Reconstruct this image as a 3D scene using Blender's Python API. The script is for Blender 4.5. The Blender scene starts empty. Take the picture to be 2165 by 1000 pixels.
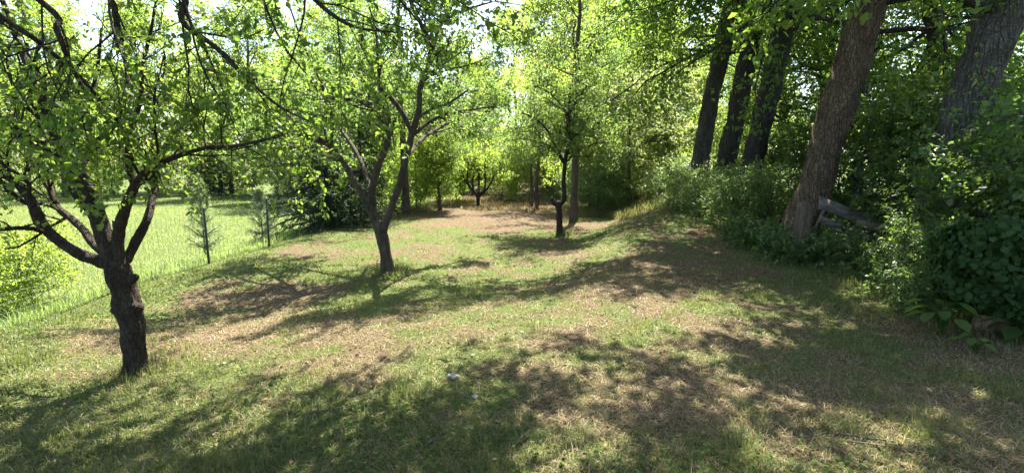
import bpy, math, random
import numpy as np

# ------------------------------------------------------------------ camera, sky, sun, exposure
scene = bpy.context.scene
COL = scene.collection
W, H = 2165.0, 1000.0          # the photograph's frame, used to lay out pieces by bearing and distance
F = 1050.0
PITCH = math.atan(150.0 / F)
CAM_Z = 1.6
cam_data = bpy.data.cameras.new('camera')
cam_data.sensor_width = 36.0
cam_data.lens = 36.0 * F / W
cam_data.clip_start = 0.05
cam_data.clip_end = 3000.0
cam = bpy.data.objects.new('camera', cam_data)
COL.objects.link(cam)
cam.location = (0, 0, CAM_Z)
cam.rotation_euler = (math.pi / 2 - PITCH, 0, 0)
scene.camera = cam

SUN_EL = math.radians(59)
SUN_AZ = math.radians(12)      # bearing from the view direction, plus is to the right
sun_dir = (math.sin(SUN_AZ) * math.cos(SUN_EL), math.cos(SUN_AZ) * math.cos(SUN_EL), math.sin(SUN_EL))
world = bpy.data.worlds.new('World')
scene.world = world
world.use_nodes = True
nt = world.node_tree
bg = nt.nodes['Background']
sky = nt.nodes.new('ShaderNodeTexSky')
sky.sky_type = 'NISHITA'
sky.sun_disc = False
sky.sun_elevation = SUN_EL
sky.sun_rotation = SUN_AZ
sky.air_density = 1.0
sky.dust_density = 2.0
nt.links.new(sky.outputs[0], bg.inputs[0])
bg.inputs[1].default_value = 0.075

sun_data = bpy.data.lights.new('sun', 'SUN')
sun_data.energy = 5.0
sun_data.angle = math.radians(0.53)
sun_data.color = (1.0, 0.93, 0.80)
sun = bpy.data.objects.new('sun', sun_data)
COL.objects.link(sun)
from mathutils import Vector
sun.rotation_euler = Vector(sun_dir).to_track_quat('Z', 'Y').to_euler()
sun.location = (6, 25, 40)

scene.view_settings.view_transform = 'Standard'
scene.view_settings.look = 'None'
scene.view_settings.gamma = 1.0
scene.view_settings.use_curve_mapping = False
scene.view_settings.exposure = 2.7
scene.render.engine = 'CYCLES'
scene.cycles.max_bounces = 7
scene.cycles.diffuse_bounces = 4
scene.cycles.glossy_bounces = 2
scene.cycles.transmission_bounces = 5
scene.cycles.sample_clamp_indirect = 6.0
scene.cycles.use_denoising = True

# ------------------------------------------------------------------ numeric helpers
RNG = np.random.default_rng(11)

def S(a, b, x):
    t = np.clip((x - a) / (b - a), 0, 1)
    return t * t * (3 - 2 * t)

def _hash(ix, iy, seed):
    h = (ix.astype(np.int64) * 374761393 + iy.astype(np.int64) * 668265263 + seed * 1442695041) & 0x7fffffff
    h = ((h ^ (h >> 13)) * 1274126177) & 0x7fffffff
    return ((h ^ (h >> 16)) & 0xffff) / 65535.0

def noise2(x, y, scale, seed=0, octaves=3):
    x = np.asarray(x, float); y = np.asarray(y, float)
    out = np.zeros(np.broadcast(x, y).shape); amp = 1.0; tot = 0
    for o in range(octaves):
        fx = x * scale * 2 ** o + 100.3; fy = y * scale * 2 ** o + 57.7
        ix = np.floor(fx); iy = np.floor(fy)
        u = fx - ix; v = fy - iy
        u = u * u * (3 - 2 * u); v = v * v * (3 - 2 * v)
        a = _hash(ix, iy, seed + o); b = _hash(ix + 1, iy, seed + o)
        c = _hash(ix, iy + 1, seed + o); d = _hash(ix + 1, iy + 1, seed + o)
        out += amp * (a * (1 - u) * (1 - v) + b * u * (1 - v) + c * (1 - u) * v + d * u * v)
        tot += amp; amp *= 0.5
    return out / tot

def ground_z(x, y):
    x = np.asarray(x, float); y = np.asarray(y, float)
    toe = np.clip(-0.9 + (y - 6.2) * 0.36, -2.4, 3.4)
    w = S(0, 1, (x - toe) / 2.6)
    low = -0.30 * S(4, 8, y)
    right = 0.36 * S(6, 17, y) + 0.22 * S(3.6, 8, x)
    z = low * (1 - w) + right * w
    z = z - 0.24 * S(-0.8, -4.0, x) * (1 - S(6, 9, y))
    z = z - 0.55 * S(-4.9, -10.0, x)
    z = z + (noise2(x, y, 0.55, 3, 3) - 0.5) * 0.14 + (noise2(x, y, 3.0, 9, 2) - 0.5) * 0.035
    z = z + 1.6 * S(26, 70, y) * S(-6, 12, x)
    near = np.exp(-(x * x + y * y) / 3.0)
    return z * (1 - near)

def gz(x, y):
    return float(ground_z(np.array([x]), np.array([y]))[0])

def ray(px, py):
    a = (px - W / 2) / F; b = (H / 2 - py) / F
    c, s = math.cos(PITCH), math.sin(PITCH)
    return np.array([a, c + b * s, -s + b * c])

def P(px, py, depth):
    """the point at forward distance `depth` on the bearing of a photograph pixel"""
    d = ray(px, py)
    return np.array([0, 0, CAM_Z]) + d * (depth / d[1])

def G(px, py):
    """where that bearing meets the ground"""
    d = ray(px, py)
    t = np.linspace(1.5, 70, 6000)
    p = d[None, :] * t[:, None]
    below = (p[:, 2] + CAM_Z) <= ground_z(p[:, 0], p[:, 1])
    i = int(np.argmax(below)) if below.any() else len(t) - 1
    q = p[i]
    return np.array([q[0], q[1], gz(q[0], q[1])])

# ------------------------------------------------------------------ mesh helpers
def norm(v):
    return v / np.maximum(np.linalg.norm(v, axis=-1, keepdims=True), 1e-9)

def make_mesh(name, V, faces, mat, attrs=None, smooth=False):
    """faces: list of int arrays (m,k)"""
    me = bpy.data.meshes.new(name)
    V = np.ascontiguousarray(V, dtype=np.float32)
    me.vertices.add(len(V)); me.vertices.foreach_set('co', V.ravel())
    nl = sum(f.size for f in faces); nf = sum(len(f) for f in faces)
    me.loops.add(nl); me.polygons.add(nf)
    me.loops.foreach_set('vertex_index', np.concatenate([f.ravel() for f in faces]).astype(np.int32))
    tot = np.concatenate([np.full(len(f), f.shape[1], np.int32) for f in faces])
    start = np.concatenate([[0], np.cumsum(tot)[:-1]]).astype(np.int32)
    me.polygons.foreach_set('loop_start', start)
    if smooth:
        me.polygons.foreach_set('use_smooth', np.ones(nf, bool))
    for k, a in (attrs or {}).items():
        at = me.attributes.new(k, 'FLOAT', 'POINT')
        at.data.foreach_set('value', np.ascontiguousarray(a, dtype=np.float32))
    me.materials.append(mat)
    me.update(calc_edges=True)
    return me

def link(name, me, parent=None, loc=None):
    o = bpy.data.objects.new(name, me)
    COL.objects.link(o)
    if parent is not None: o.parent = parent
    if loc is not None: o.location = loc
    return o

def tag(o, label=None, cat=None, group=None, kind=None):
    if label: o['label'] = label
    if cat: o['category'] = cat
    if group: o['group'] = group
    if kind: o['kind'] = kind
    return o

def empty(name, loc):
    o = bpy.data.objects.new(name, None)
    o.empty_display_size = 0.2
    COL.objects.link(o); o.location = tuple(float(c) for c in loc)
    return o

def copy_thing(root, loc, rz, sc, label, group=None):
    r = root.copy(); COL.objects.link(r)
    r.location = tuple(float(c) for c in loc); r.rotation_euler = (0, 0, rz); r.scale = sc if isinstance(sc, tuple) else (sc, sc, sc)
    r['label'] = label
    if group: r['group'] = group
    for ch in list(root.children):
        c = ch.copy(); COL.objects.link(c); c.parent = r
        for g in ch.children:
            d = g.copy(); COL.objects.link(d); d.parent = c
    return r

class Acc:
    def __init__(s): s.V = []; s.F = []; s.n = 0
    def add(s, V, F):
        s.V.append(V)
        for f in F: s.F.append(f + s.n)
        s.n += len(V)
    def mesh(s, name, mat, smooth=True, attrs=None):
        q = [f for f in s.F if f.shape[1] == 4]; t = [f for f in s.F if f.shape[1] == 3]
        fs = ([np.concatenate(q)] if q else []) + ([np.concatenate(t)] if t else [])
        return make_mesh(name, np.concatenate(s.V), fs, mat, attrs, smooth)

def tube(acc, pts, rad, k=6, cap=True, lump=0.0, rng=RNG, furrow=0.0):
    pts = np.asarray(pts, float); rad = np.asarray(rad, float); n = len(pts)
    T = norm(np.gradient(pts, axis=0))
    ref = np.array([0.0, 0, 1]) if abs(T[0, 2]) < 0.8 else np.array([1.0, 0, 0])
    u = np.cross(T, ref); u = norm(u)
    if n > 1 and (np.sum(u[1:] * u[:-1], axis=1) < 0.5).any():
        u = np.empty_like(T); a = norm(np.cross(T[0], ref)[None])[0]
        for i in range(n):
            a = a - T[i] * a.dot(T[i]); a = a / max(np.linalg.norm(a), 1e-9); u[i] = a
    v = np.cross(T, u)
    ang = np.linspace(0, 2 * np.pi, k, endpoint=False)
    ring = np.cos(ang)[None, :, None] * u[:, None, :] + np.sin(ang)[None, :, None] * v[:, None, :]
    R = np.repeat(rad[:, None], k, 1)
    if lump:
        s = np.concatenate([[0], np.cumsum(np.linalg.norm(np.diff(pts, axis=0), axis=1))])
        A, B = np.meshgrid(s, ang, indexing='ij')
        sd = int(rng.integers(0, 999)); r0 = rad.mean()
        nn = noise2(np.cos(B) * 1.3 + A / r0 * 0.12, np.sin(B) * 1.3 + A / r0 * 0.45, 0.9, sd, 3) - 0.5
        R = R * (1 + lump * nn * 2)
        if furrow:
            fn = noise2(B * 7 / 6.283 * 2 + np.sin(B), A / r0 * .55, 1.0, sd + 7, 3)
            R = R * (1 + furrow * (np.abs(fn - .5) * 2 - .25))
    V = (pts[:, None, :] + ring * R[:, :, None]).reshape(-1, 3)
    i = np.arange(n - 1)[:, None] * k; j = np.arange(k)[None, :]; j2 = (j + 1) % k
    Fq = np.stack([i + j, i + j2, i + k + j2, i + k + j], -1).reshape(-1, 4)
    fs = [Fq]
    if cap:
        V = np.concatenate([V, pts[-1:] + T[-1:] * rad[-1] * 0.5, pts[:1]])
        c = n * k
        fs.append(np.stack([(n - 1) * k + np.arange(k), (n - 1) * k + (np.arange(k) + 1) % k, np.full(k, c)], -1))
        fs.append(np.stack([(np.arange(k) + 1) % k, np.arange(k), np.full(k, c + 1)], -1))
    acc.add(V, fs)

def smooth_line(pts, rad, m=5):
    """Catmull-Rom through the given points"""
    pts = np.asarray(pts, float); rad = np.asarray(rad, float)
    Q = np.concatenate([pts, rad[:, None]], 1)
    Q = np.concatenate([2 * Q[:1] - Q[1:2], Q, 2 * Q[-1:] - Q[-2:-1]])
    out = []
    for i in range(1, len(Q) - 2):
        for t in np.linspace(0, 1, m, endpoint=False):
            a, b, c, d = Q[i - 1], Q[i], Q[i + 1], Q[i + 2]
            out.append(0.5 * (2 * b + (c - a) * t + (2 * a - 5 * b + 4 * c - d) * t * t + (3 * b - a - 3 * c + d) * t ** 3))
    out.append(Q[-2])
    out = np.array(out)
    return out[:, :3], np.maximum(out[:, 3], 0.002)

class Leaves:
    def __init__(s): s.C = []; s.D = []; s.N = []; s.L = []
    def add(s, C, D, N, L):
        s.C.append(C); s.D.append(D); s.N.append(N); s.L.append(L)
    def count(s): return sum(len(c) for c in s.C)
    def mesh(s, name, mat, rng, aspect=0.55, near=False, fold=0.22, droop=0.15):
        C = np.concatenate(s.C); D = norm(np.concatenate(s.D)); N = np.concatenate(s.N); L = np.concatenate(s.L)[:, None]
        X = norm(np.cross(D, N)); N = np.cross(X, D)
        n = len(C); wd = L * aspect * 0.5
        tip = C + D * L - N * L * droop
        if near:
            pr = lambda a, sx, ww: C + D * L * a + X * wd * sx * ww + N * wd * fold - N * L * droop * a * a
            V = np.stack([C, pr(.28, 1, .9), pr(.66, 1, .85), tip, pr(.66, -1, .85), pr(.28, -1, .9)], 1).reshape(-1, 3)
            b = np.arange(n)[:, None] * 6
            Fq = np.concatenate([b + np.array([[0, 1, 2, 3]]), b + np.array([[0, 3, 4, 5]])])
            fs = [Fq]; k = 6
        else:
            V = np.stack([C, C + D * L * .45 + X * wd + N * wd * fold, tip, C + D * L * .45 - X * wd + N * wd * fold], 1).reshape(-1, 3)
            b = np.arange(n)[:, None] * 4
            fs = [np.concatenate([b + np.array([[0, 1, 2]]), b + np.array([[0, 2, 3]])])]; k = 4
        return make_mesh(name, V, fs, mat, {'tint': np.repeat(rng.random(n), k)})

# ------------------------------------------------------------------ procedural materials
def new_mat(name):
    m = bpy.data.materials.new(name); m.use_nodes = True
    t = m.node_tree
    return m, t, t.nodes['Principled BSDF'], t.nodes['Material Output']

def ramp(t, fac, stops):
    r = t.nodes.new('ShaderNodeValToRGB')
    e = r.color_ramp.elements
    while len(e) < len(stops): e.new(0.5)
    for el, (p, c) in zip(e, stops):
        el.position = p; el.color = (*c, 1)
    t.links.new(fac, r.inputs[0])
    return r.outputs[0]

def leaf_mat(name, cols, trans, tw=0.42, rough=0.55, spec=0.2):
    m, t, b, o = new_mat(name)
    a = t.nodes.new('ShaderNodeAttribute'); a.attribute_name = 'tint'
    info = t.nodes.new('ShaderNodeObjectInfo')
    ad = t.nodes.new('ShaderNodeMath'); ad.operation = 'MULTIPLY_ADD'
    t.links.new(info.outputs['Random'], ad.inputs[0]); ad.inputs[1].default_value = 0.3
    sc = t.nodes.new('ShaderNodeMath'); sc.operation = 'MULTIPLY'; sc.inputs[1].default_value = 0.7
    t.links.new(a.outputs['Fac'], sc.inputs[0]); t.links.new(sc.outputs[0], ad.inputs[2])
    n = len(cols)
    c = ramp(t, ad.outputs[0], [(i / (n - 1), k) for i, k in enumerate(cols)])
    tc = ramp(t, ad.outputs[0], [(i / (n - 1), k) for i, k in enumerate(trans)])
    t.links.new(c, b.inputs['Base Color'])
    b.inputs['Roughness'].default_value = rough
    b.inputs['Specular IOR Level'].default_value = spec
    tr = t.nodes.new('ShaderNodeBsdfTranslucent'); t.links.new(tc, tr.inputs[0])
    mx = t.nodes.new('ShaderNodeMixShader'); mx.inputs[0].default_value = tw
    t.links.new(b.outputs[0], mx.inputs[1]); t.links.new(tr.outputs[0], mx.inputs[2])
    t.links.new(mx.outputs[0], o.inputs[0])
    return m

def bark_mat(name, dark, mid, light, scale=9.0, stretch=0.25, bump=0.6, speck=0.0, axis=2):
    m, t, b, o = new_mat(name)
    tc = t.nodes.new('ShaderNodeTexCoord')
    mp = t.nodes.new('ShaderNodeMapping'); mp.inputs['Scale'].default_value = tuple(stretch if i == axis else 1 for i in range(3))
    t.links.new(tc.outputs['Object'], mp.inputs[0])
    n1 = t.nodes.new('ShaderNodeTexNoise'); n1.inputs['Scale'].default_value = scale; n1.inputs['Detail'].default_value = 8; n1.inputs['Roughness'].default_value = 0.7
    t.links.new(mp.outputs[0], n1.inputs[0])
    v = t.nodes.new('ShaderNodeTexVoronoi'); v.inputs['Scale'].default_value = scale * 2.6; v.feature = 'DISTANCE_TO_EDGE'
    t.links.new(mp.outputs[0], v.inputs[0])
    c = ramp(t, n1.outputs[0], [(0.3, dark), (0.52, mid), (0.75, light)])
    n2 = t.nodes.new('ShaderNodeTexNoise'); n2.inputs['Scale'].default_value = scale * 6; n2.inputs['Detail'].default_value = 4
    t.links.new(tc.outputs['Object'], n2.inputs[0])
    mix = t.nodes.new('ShaderNodeMix'); mix.data_type = 'RGBA'
    sp = ramp(t, n2.outputs[0], [(0.52, (0, 0, 0)), (0.66, (speck, speck, speck))])
    t.links.new(sp, mix.inputs[0]); t.links.new(c, mix.inputs[6]); mix.inputs[7].default_value = (*[min(1, k * 1.9) for k in light], 1)
    t.links.new(mix.outputs[2], b.inputs['Base Color'])
    b.inputs['Roughness'].default_value = 0.9; b.inputs['Specular IOR Level'].default_value = 0.2
    cr = ramp(t, v.outputs[0], [(0.0, (0, 0, 0)), (0.12, (1, 1, 1))])
    ad = t.nodes.new('ShaderNodeMath'); ad.operation = 'ADD'
    t.links.new(cr, ad.inputs[0]); t.links.new(n2.outputs[0], ad.inputs[1])
    bp = t.nodes.new('ShaderNodeBump'); bp.inputs['Strength'].default_value = bump; bp.inputs['Distance'].default_value = 0.03
    t.links.new(ad.outputs[0], bp.inputs['Height']); t.links.new(bp.outputs[0], b.inputs['Normal'])
    return m

M = {}
M['leaf_fruit'] = leaf_mat('leaf_fruit', [(.035, .065, .014), (.06, .11, .02), (.10, .15, .035)], [(.17, .29, .04), (.27, .40, .06), (.40, .49, .09)], 0.48)
M['leaf_plum'] = leaf_mat('leaf_plum', [(.035, .068, .022), (.06, .10, .03), (.095, .13, .038)], [(.16, .29, .06), (.25, .38, .07), (.36, .46, .10)], 0.46)
M['leaf_bright'] = leaf_mat('leaf_bright', [(.07, .11, .018), (.11, .15, .025), (.17, .20, .04)], [(.24, .38, .05), (.36, .50, .07), (.50, .60, .12)], 0.56)
M['leaf_pale'] = leaf_mat('leaf_pale', [(.09, .13, .05), (.13, .17, .06), (.20, .23, .11)], [(.28, .38, .10), (.36, .45, .12), (.45, .5, .18)], 0.4)
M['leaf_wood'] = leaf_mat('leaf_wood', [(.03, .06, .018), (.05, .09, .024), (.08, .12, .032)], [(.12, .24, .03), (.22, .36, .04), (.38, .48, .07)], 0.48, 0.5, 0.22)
M['leaf_under'] = leaf_mat('leaf_under', [(.045, .085, .03), (.072, .12, .04), (.105, .145, .055)], [(.11, .24, .04), (.2, .34, .05), (.32, .43, .08)], 0.42, 0.42, 0.45)
M['leaf_herb'] = leaf_mat('leaf_herb', [(.035, .07, .016), (.06, .10, .024), (.10, .135, .035)], [(.12, .24, .03), (.2, .33, .04), (.3, .4, .06)], 0.4, 0.65, 0.1)
M['leaf_ivy'] = leaf_mat('leaf_ivy', [(.014, .036, .009), (.024, .055, .013), (.042, .08, .02)], [(.03, .09, .01), (.05, .12, .02), (.08, .16, .03)], 0.25, 0.55, 0.14)
M['leaf_spruce'] = leaf_mat('leaf_spruce', [(.012, .03, .014), (.02, .045, .018), (.04, .075, .025)], [(.03, .08, .02), (.06, .12, .02), (.14, .22, .03)], 0.2, 0.5, 0.3)
M['leaf_pine'] = leaf_mat('leaf_pine', [(.13, .19, .11), (.19, .25, .15), (.28, .33, .22)], [(.2, .3, .1), (.28, .38, .12), (.35, .42, .16)], 0.3, 0.45, 0.4)
M['leaf_dry'] = leaf_mat('leaf_dry', [(.06, .036, .02), (.12, .075, .04), (.25, .18, .11)], [(.15, .08, .03), (.25, .16, .07), (.3, .22, .1)], 0.25, 0.7, 0.2)
M['grass'] = leaf_mat('grass', [(.035, .054, .014), (.065, .082, .026), (.12, .122, .045), (.22, .185, .09)], [(.12, .175, .03), (.19, .24, .045), (.28, .30, .08), (.32, .275, .12)], 0.35, 0.5, 0.3)
M['meadow'] = leaf_mat('meadow', [(.06, .11, .022), (.11, .15, .04), (.18, .20, .07), (.28, .27, .12)], [(.22, .36, .07), (.32, .44, .10), (.43, .5, .16), (.48, .46, .2)], 0.45, 0.5, 0.3)
M['straw'] = leaf_mat('straw', [(.11, .085, .045), (.20, .165, .085), (.30, .25, .135)], [(.25, .18, .07), (.35, .28, .12), (.4, .33, .17)], 0.25, 0.6, 0.3)
M['bark_fruit'] = bark_mat('bark_fruit', (.018, .014, .010), (.045, .034, .025), (.085, .068, .05), 14, .35, .8)
M['bark_plum'] = bark_mat('bark_plum', (.03, .025, .02), (.075, .06, .045), (.13, .11, .08), 12, .35, .7)
M['bark_wood'] = bark_mat('bark_wood', (.045, .03, .02), (.115, .08, .053), (.19, .14, .10), 7, .28, 1.0, .5)
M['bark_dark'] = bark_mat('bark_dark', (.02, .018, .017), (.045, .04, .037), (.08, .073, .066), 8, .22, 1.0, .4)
M['bark_grey'] = bark_mat('bark_grey', (.03, .027, .024), (.07, .064, .056), (.125, .115, .10), 7, .22, 1.0, .5)
M['bark_far'] = bark_mat('bark_far', (.04, .03, .022), (.085, .065, .05), (.15, .12, .09), 5, .3, .5)
M['timber'] = bark_mat('timber', (.055, .04, .028), (.13, .10, .072), (.22, .18, .135), 10, .12, .7)
M['board'] = bark_mat('board', (.09, .074, .058), (.21, .178, .145), (.33, .29, .245), 14, .07, .7, 0, 0)
M['splint'] = bark_mat('splint', (.16, .11, .07), (.28, .20, .13), (.42, .32, .22), 12, .12, .6)

def plain_mat(name, col, rough=0.6, metal=0.0, nscale=30, var=0.25):
    m, t, b, o = new_mat(name)
    n = t.nodes.new('ShaderNodeTexNoise'); n.inputs['Scale'].default_value = nscale; n.inputs['Detail'].default_value = 5
    tc = t.nodes.new('ShaderNodeTexCoord'); t.links.new(tc.outputs['Object'], n.inputs[0])
    c = ramp(t, n.outputs[0], [(0.3, tuple(k * (1 - var) for k in col)), (0.7, tuple(min(1, k * (1 + var)) for k in col))])
    t.links.new(c, b.inputs['Base Color'])
    b.inputs['Roughness'].default_value = rough; b.inputs['Metallic'].default_value = metal
    bp = t.nodes.new('ShaderNodeBump'); bp.inputs['Strength'].default_value = 0.3; bp.inputs['Distance'].default_value = 0.01
    t.links.new(n.outputs[0], bp.inputs['Height']); t.links.new(bp.outputs[0], b.inputs['Normal'])
    return m
M['post'] = plain_mat('post_green_paint', (.018, .04, .03), 0.5, 0.2)
M['wire'] = plain_mat('wire_green', (.06, .10, .08), 0.45, 0.5)
M['stone'] = plain_mat('stone', (.3, .285, .24), 0.85, 0, 14, .3)
M['shed_wall'] = plain_mat('shed_wall', (.42, .40, .40), 0.8, 0, 4, .2)
M['shed_roof'] = plain_mat('shed_roof', (.46, .46, .55), 0.5, 0.2, 3, .2)
M['shed_dark'] = plain_mat('shed_dark', (.05, .045, .045), 0.6, 0, 6, .3)

def ground_mat():
    m, t, b, o = new_mat('ground')
    tc = t.nodes.new('ShaderNodeTexCoord')
    def nz(sc, det=6, ro=0.6):
        n = t.nodes.new('ShaderNodeTexNoise'); n.inputs['Scale'].default_value = sc; n.inputs['Detail'].default_value = det; n.inputs['Roughness'].default_value = ro
        t.links.new(tc.outputs['Object'], n.inputs[0]); return n.outputs[0]
    big, mid, fine = nz(0.5), nz(2.3, 8, .7), nz(45, 6, .75)
    soil = ramp(t, fine, [(0.25, (.032, .022, .014)), (0.5, (.085, .06, .038)), (0.72, (.19, .145, .09))])
    green = ramp(t, fine, [(0.25, (.022, .04, .01)), (0.5, (.06, .085, .022)), (0.75, (.15, .15, .06))])
    a = t.nodes.new('ShaderNodeAttribute'); a.attribute_name = 'green'
    ad = t.nodes.new('ShaderNodeMath'); ad.operation = 'MULTIPLY_ADD'; t.links.new(mid, ad.inputs[0]); ad.inputs[1].default_value = 0.9
    sub = t.nodes.new('ShaderNodeMath'); sub.operation = 'SUBTRACT'; t.links.new(a.outputs['Fac'], sub.inputs[0]); sub.inputs[1].default_value = 0.45
    t.links.new(sub.outputs[0], ad.inputs[2])
    k = ramp(t, ad.outputs[0], [(0.35, (0, 0, 0)), (0.62, (1, 1, 1))])
    mx = t.nodes.new('ShaderNodeMix'); mx.data_type = 'RGBA'
    t.links.new(k, mx.inputs[0]); t.links.new(soil, mx.inputs[6]); t.links.new(green, mx.inputs[7])
    t.links.new(mx.outputs[2], b.inputs['Base Color'])
    b.inputs['Roughness'].default_value = 1.0; b.inputs['Specular IOR Level'].default_value = 0.1
    bp = t.nodes.new('ShaderNodeBump'); bp.inputs['Strength'].default_value = 0.8; bp.inputs['Distance'].default_value = 0.04
    t.links.new(fine, bp.inputs['Height']); t.links.new(bp.outputs[0], b.inputs['Normal'])
    return m
M['ground'] = ground_mat()

def greenness(x, y):
    """how green the turf is: bare and strawy on the worn path and slope, green on the left and in the meadow"""
    g = 0.57 + (noise2(x, y, 0.7, 21, 2) - 0.5) * .75 + (noise2(x, y, 3.1, 29, 3) - 0.5) * .95
    g = g + 0.28 * S(0.6, -2.2, x) * S(5.2, 2.5, y) - 0.2 * S(1.0, 3.0, x) * S(6, 3, y)
    g = g - 0.2 * S(5.6, 6.8, y) * S(12, 8, y) * S(-0.2, 0.8, x)
    g = g - 0.35 * S(-2.2, -3.4, x) * S(-5.2, -4.6, x) * S(4.2, 5.4, y) * S(8.5, 7, y)
    g = g - 0.45 * S(13, 16, y) * S(-3.5, -2, x) * S(3.4, 2, x)
    g = g + 0.8 * S(-5.2, -5.8, x)
    g = g + 0.25 * S(4.3, 5.0, x)
    return np.clip(g, 0, 1)

# ------------------------------------------------------------------ the ground
def build_ground():
    u = np.linspace(-1, 1, 251); v = np.linspace(0, 1, 251)
    xs = 14 * u + 600 * np.sign(u) * np.abs(u) ** 9
    ys = -14 + 44 * v + 900 * v ** 10
    X, Y = np.meshgrid(xs, ys, indexing='ij')
    Z = ground_z(X, Y)
    V = np.stack([X, Y, Z], -1).reshape(-1, 3)
    n = len(ys)
    i = np.arange(len(xs) - 1)[:, None] * n; j = np.arange(n - 1)[None, :]
    Fq = np.stack([i + j, i + n + j, i + n + j + 1, i + j + 1], -1).reshape(-1, 4)
    me = make_mesh('ground', V, [Fq], M['ground'], {'green': greenness(V[:, 0], V[:, 1])}, True)
    tag(link('ground', me), 'shaded orchard ground of worn turf and bare brown soil', None, None, 'structure')
build_ground()

# ------------------------------------------------------------------ branching
def unit(v): return v / max(np.linalg.norm(v), 1e-9)

def perp_dir(rng, d, ang):
    a = rng.normal(size=3); a = a - d * a.dot(d); a = unit(a)
    return unit(d * math.cos(ang) + a * math.sin(ang))

def leaf_twig(rng, lv, pts, per_m, size, spread=0.9, up=0.8, cloud=0.0):
    """leaves alternate along a twig, blades mostly facing up"""
    seg = np.diff(pts, axis=0); ln = np.linalg.norm(seg, axis=1); Lt = ln.sum()
    m = max(3, int(Lt * per_m))
    s = rng.random(m) ** 0.8 * Lt
    cs = np.concatenate([[0], np.cumsum(ln)])
    k = np.clip(np.searchsorted(cs, s) - 1, 0, len(ln) - 1)
    f = (s - cs[k]) / np.maximum(ln[k], 1e-6)
    C = pts[k] + seg[k] * f[:, None]
    if cloud: C = C + rng.normal(size=(m, 3)) * np.array([cloud, cloud, cloud * .6])
    T = norm(seg[k])
    A = norm(rng.normal(size=(m, 3)))
    D = norm(T * 0.55 + A * spread + np.array([0, 0, -0.12]))
    N = norm(rng.normal(size=(m, 3)) * 0.55 + np.array([0, 0, up]))
    lv.add(C, D, N, size * (0.45 + 0.85 * rng.random(m)))

def grow(rng, acc, lv, p, d, L, r, lev, maxlev, pr):
    n = 4 if lev == maxlev else 6
    pts = [p]; q = p.copy(); dd = d
    trop = pr['trop'][min(lev, len(pr['trop']) - 1)]
    wig = pr.get('wig', 0.16)
    for i in range(n):
        dd = unit(dd + rng.normal(size=3) * wig + np.array([0, 0, trop]))
        q = q + dd * (L / n); pts.append(q)
    pts = np.array(pts)
    rad = r * np.linspace(1, 0.45 if lev < maxlev else 0.25, n + 1)
    if r > pr.get('minr', 0.0):
        tube(acc, pts, rad, 3 if lev == maxlev else (4 if lev == maxlev - 1 else 6), cap=False)
    if lev == maxlev:
        leaf_twig(rng, lv, pts, pr['per_m'], pr['leaf'], pr.get('spread', .9), pr.get('up', .8), pr.get('cloud', 0.0))
        return
    branch_children(rng, acc, lv, pts, rad, L, lev, maxlev, pr, pr.get('t0', 0.3))

def branch_children(rng, acc, lv, pts, rad, L, lev, maxlev, pr, t0):
    nc = max(2, int(round(L * pr['dens'][min(lev, len(pr['dens']) - 1)])))
    n = len(pts) - 1
    for c in range(nc):
        t = t0 + (1 - t0) * (c + rng.random()) / nc
        x = t * n; k = min(int(x), n - 1); f = x - k
        pos = pts[k] * (1 - f) + pts[k + 1] * f
        T = unit(pts[k + 1] - pts[k])
        d = perp_dir(rng, T, pr.get('ang', 0.8) * (0.7 + 0.6 * rng.random()))
        d = unit(d + np.array([0, 0, pr.get('lift', 0.0)]))
        ll = pr['ratio'] * L * (0.6 + 0.6 * rng.random()) * (1.15 - 0.5 * t)
        ll = min(max(ll, pr['twig'] * 0.7), pr.get('maxlen', 9)) if lev + 1 < maxlev else pr['twig'] * (0.6 + 0.8 * rng.random())
        rr = (rad[k] * (1 - f) + rad[k + 1] * f) * 0.6
        grow(rng, acc, lv, pos, d, ll, rr, lev + 1, maxlev, pr)

def hero_line(spec, depth, thin=1.0):
    """spec: (px, py, radius in px, extra depth) -> world points and radii"""
    pts = []; rad = []
    for s in spec:
        px, py, r = s[:3]; dd = depth + (s[3] if len(s) > 3 else 0)
        pts.append(P(px, py, dd)); rad.append(r * thin / F * dd)
    return np.array(pts), np.array(rad)

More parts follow.
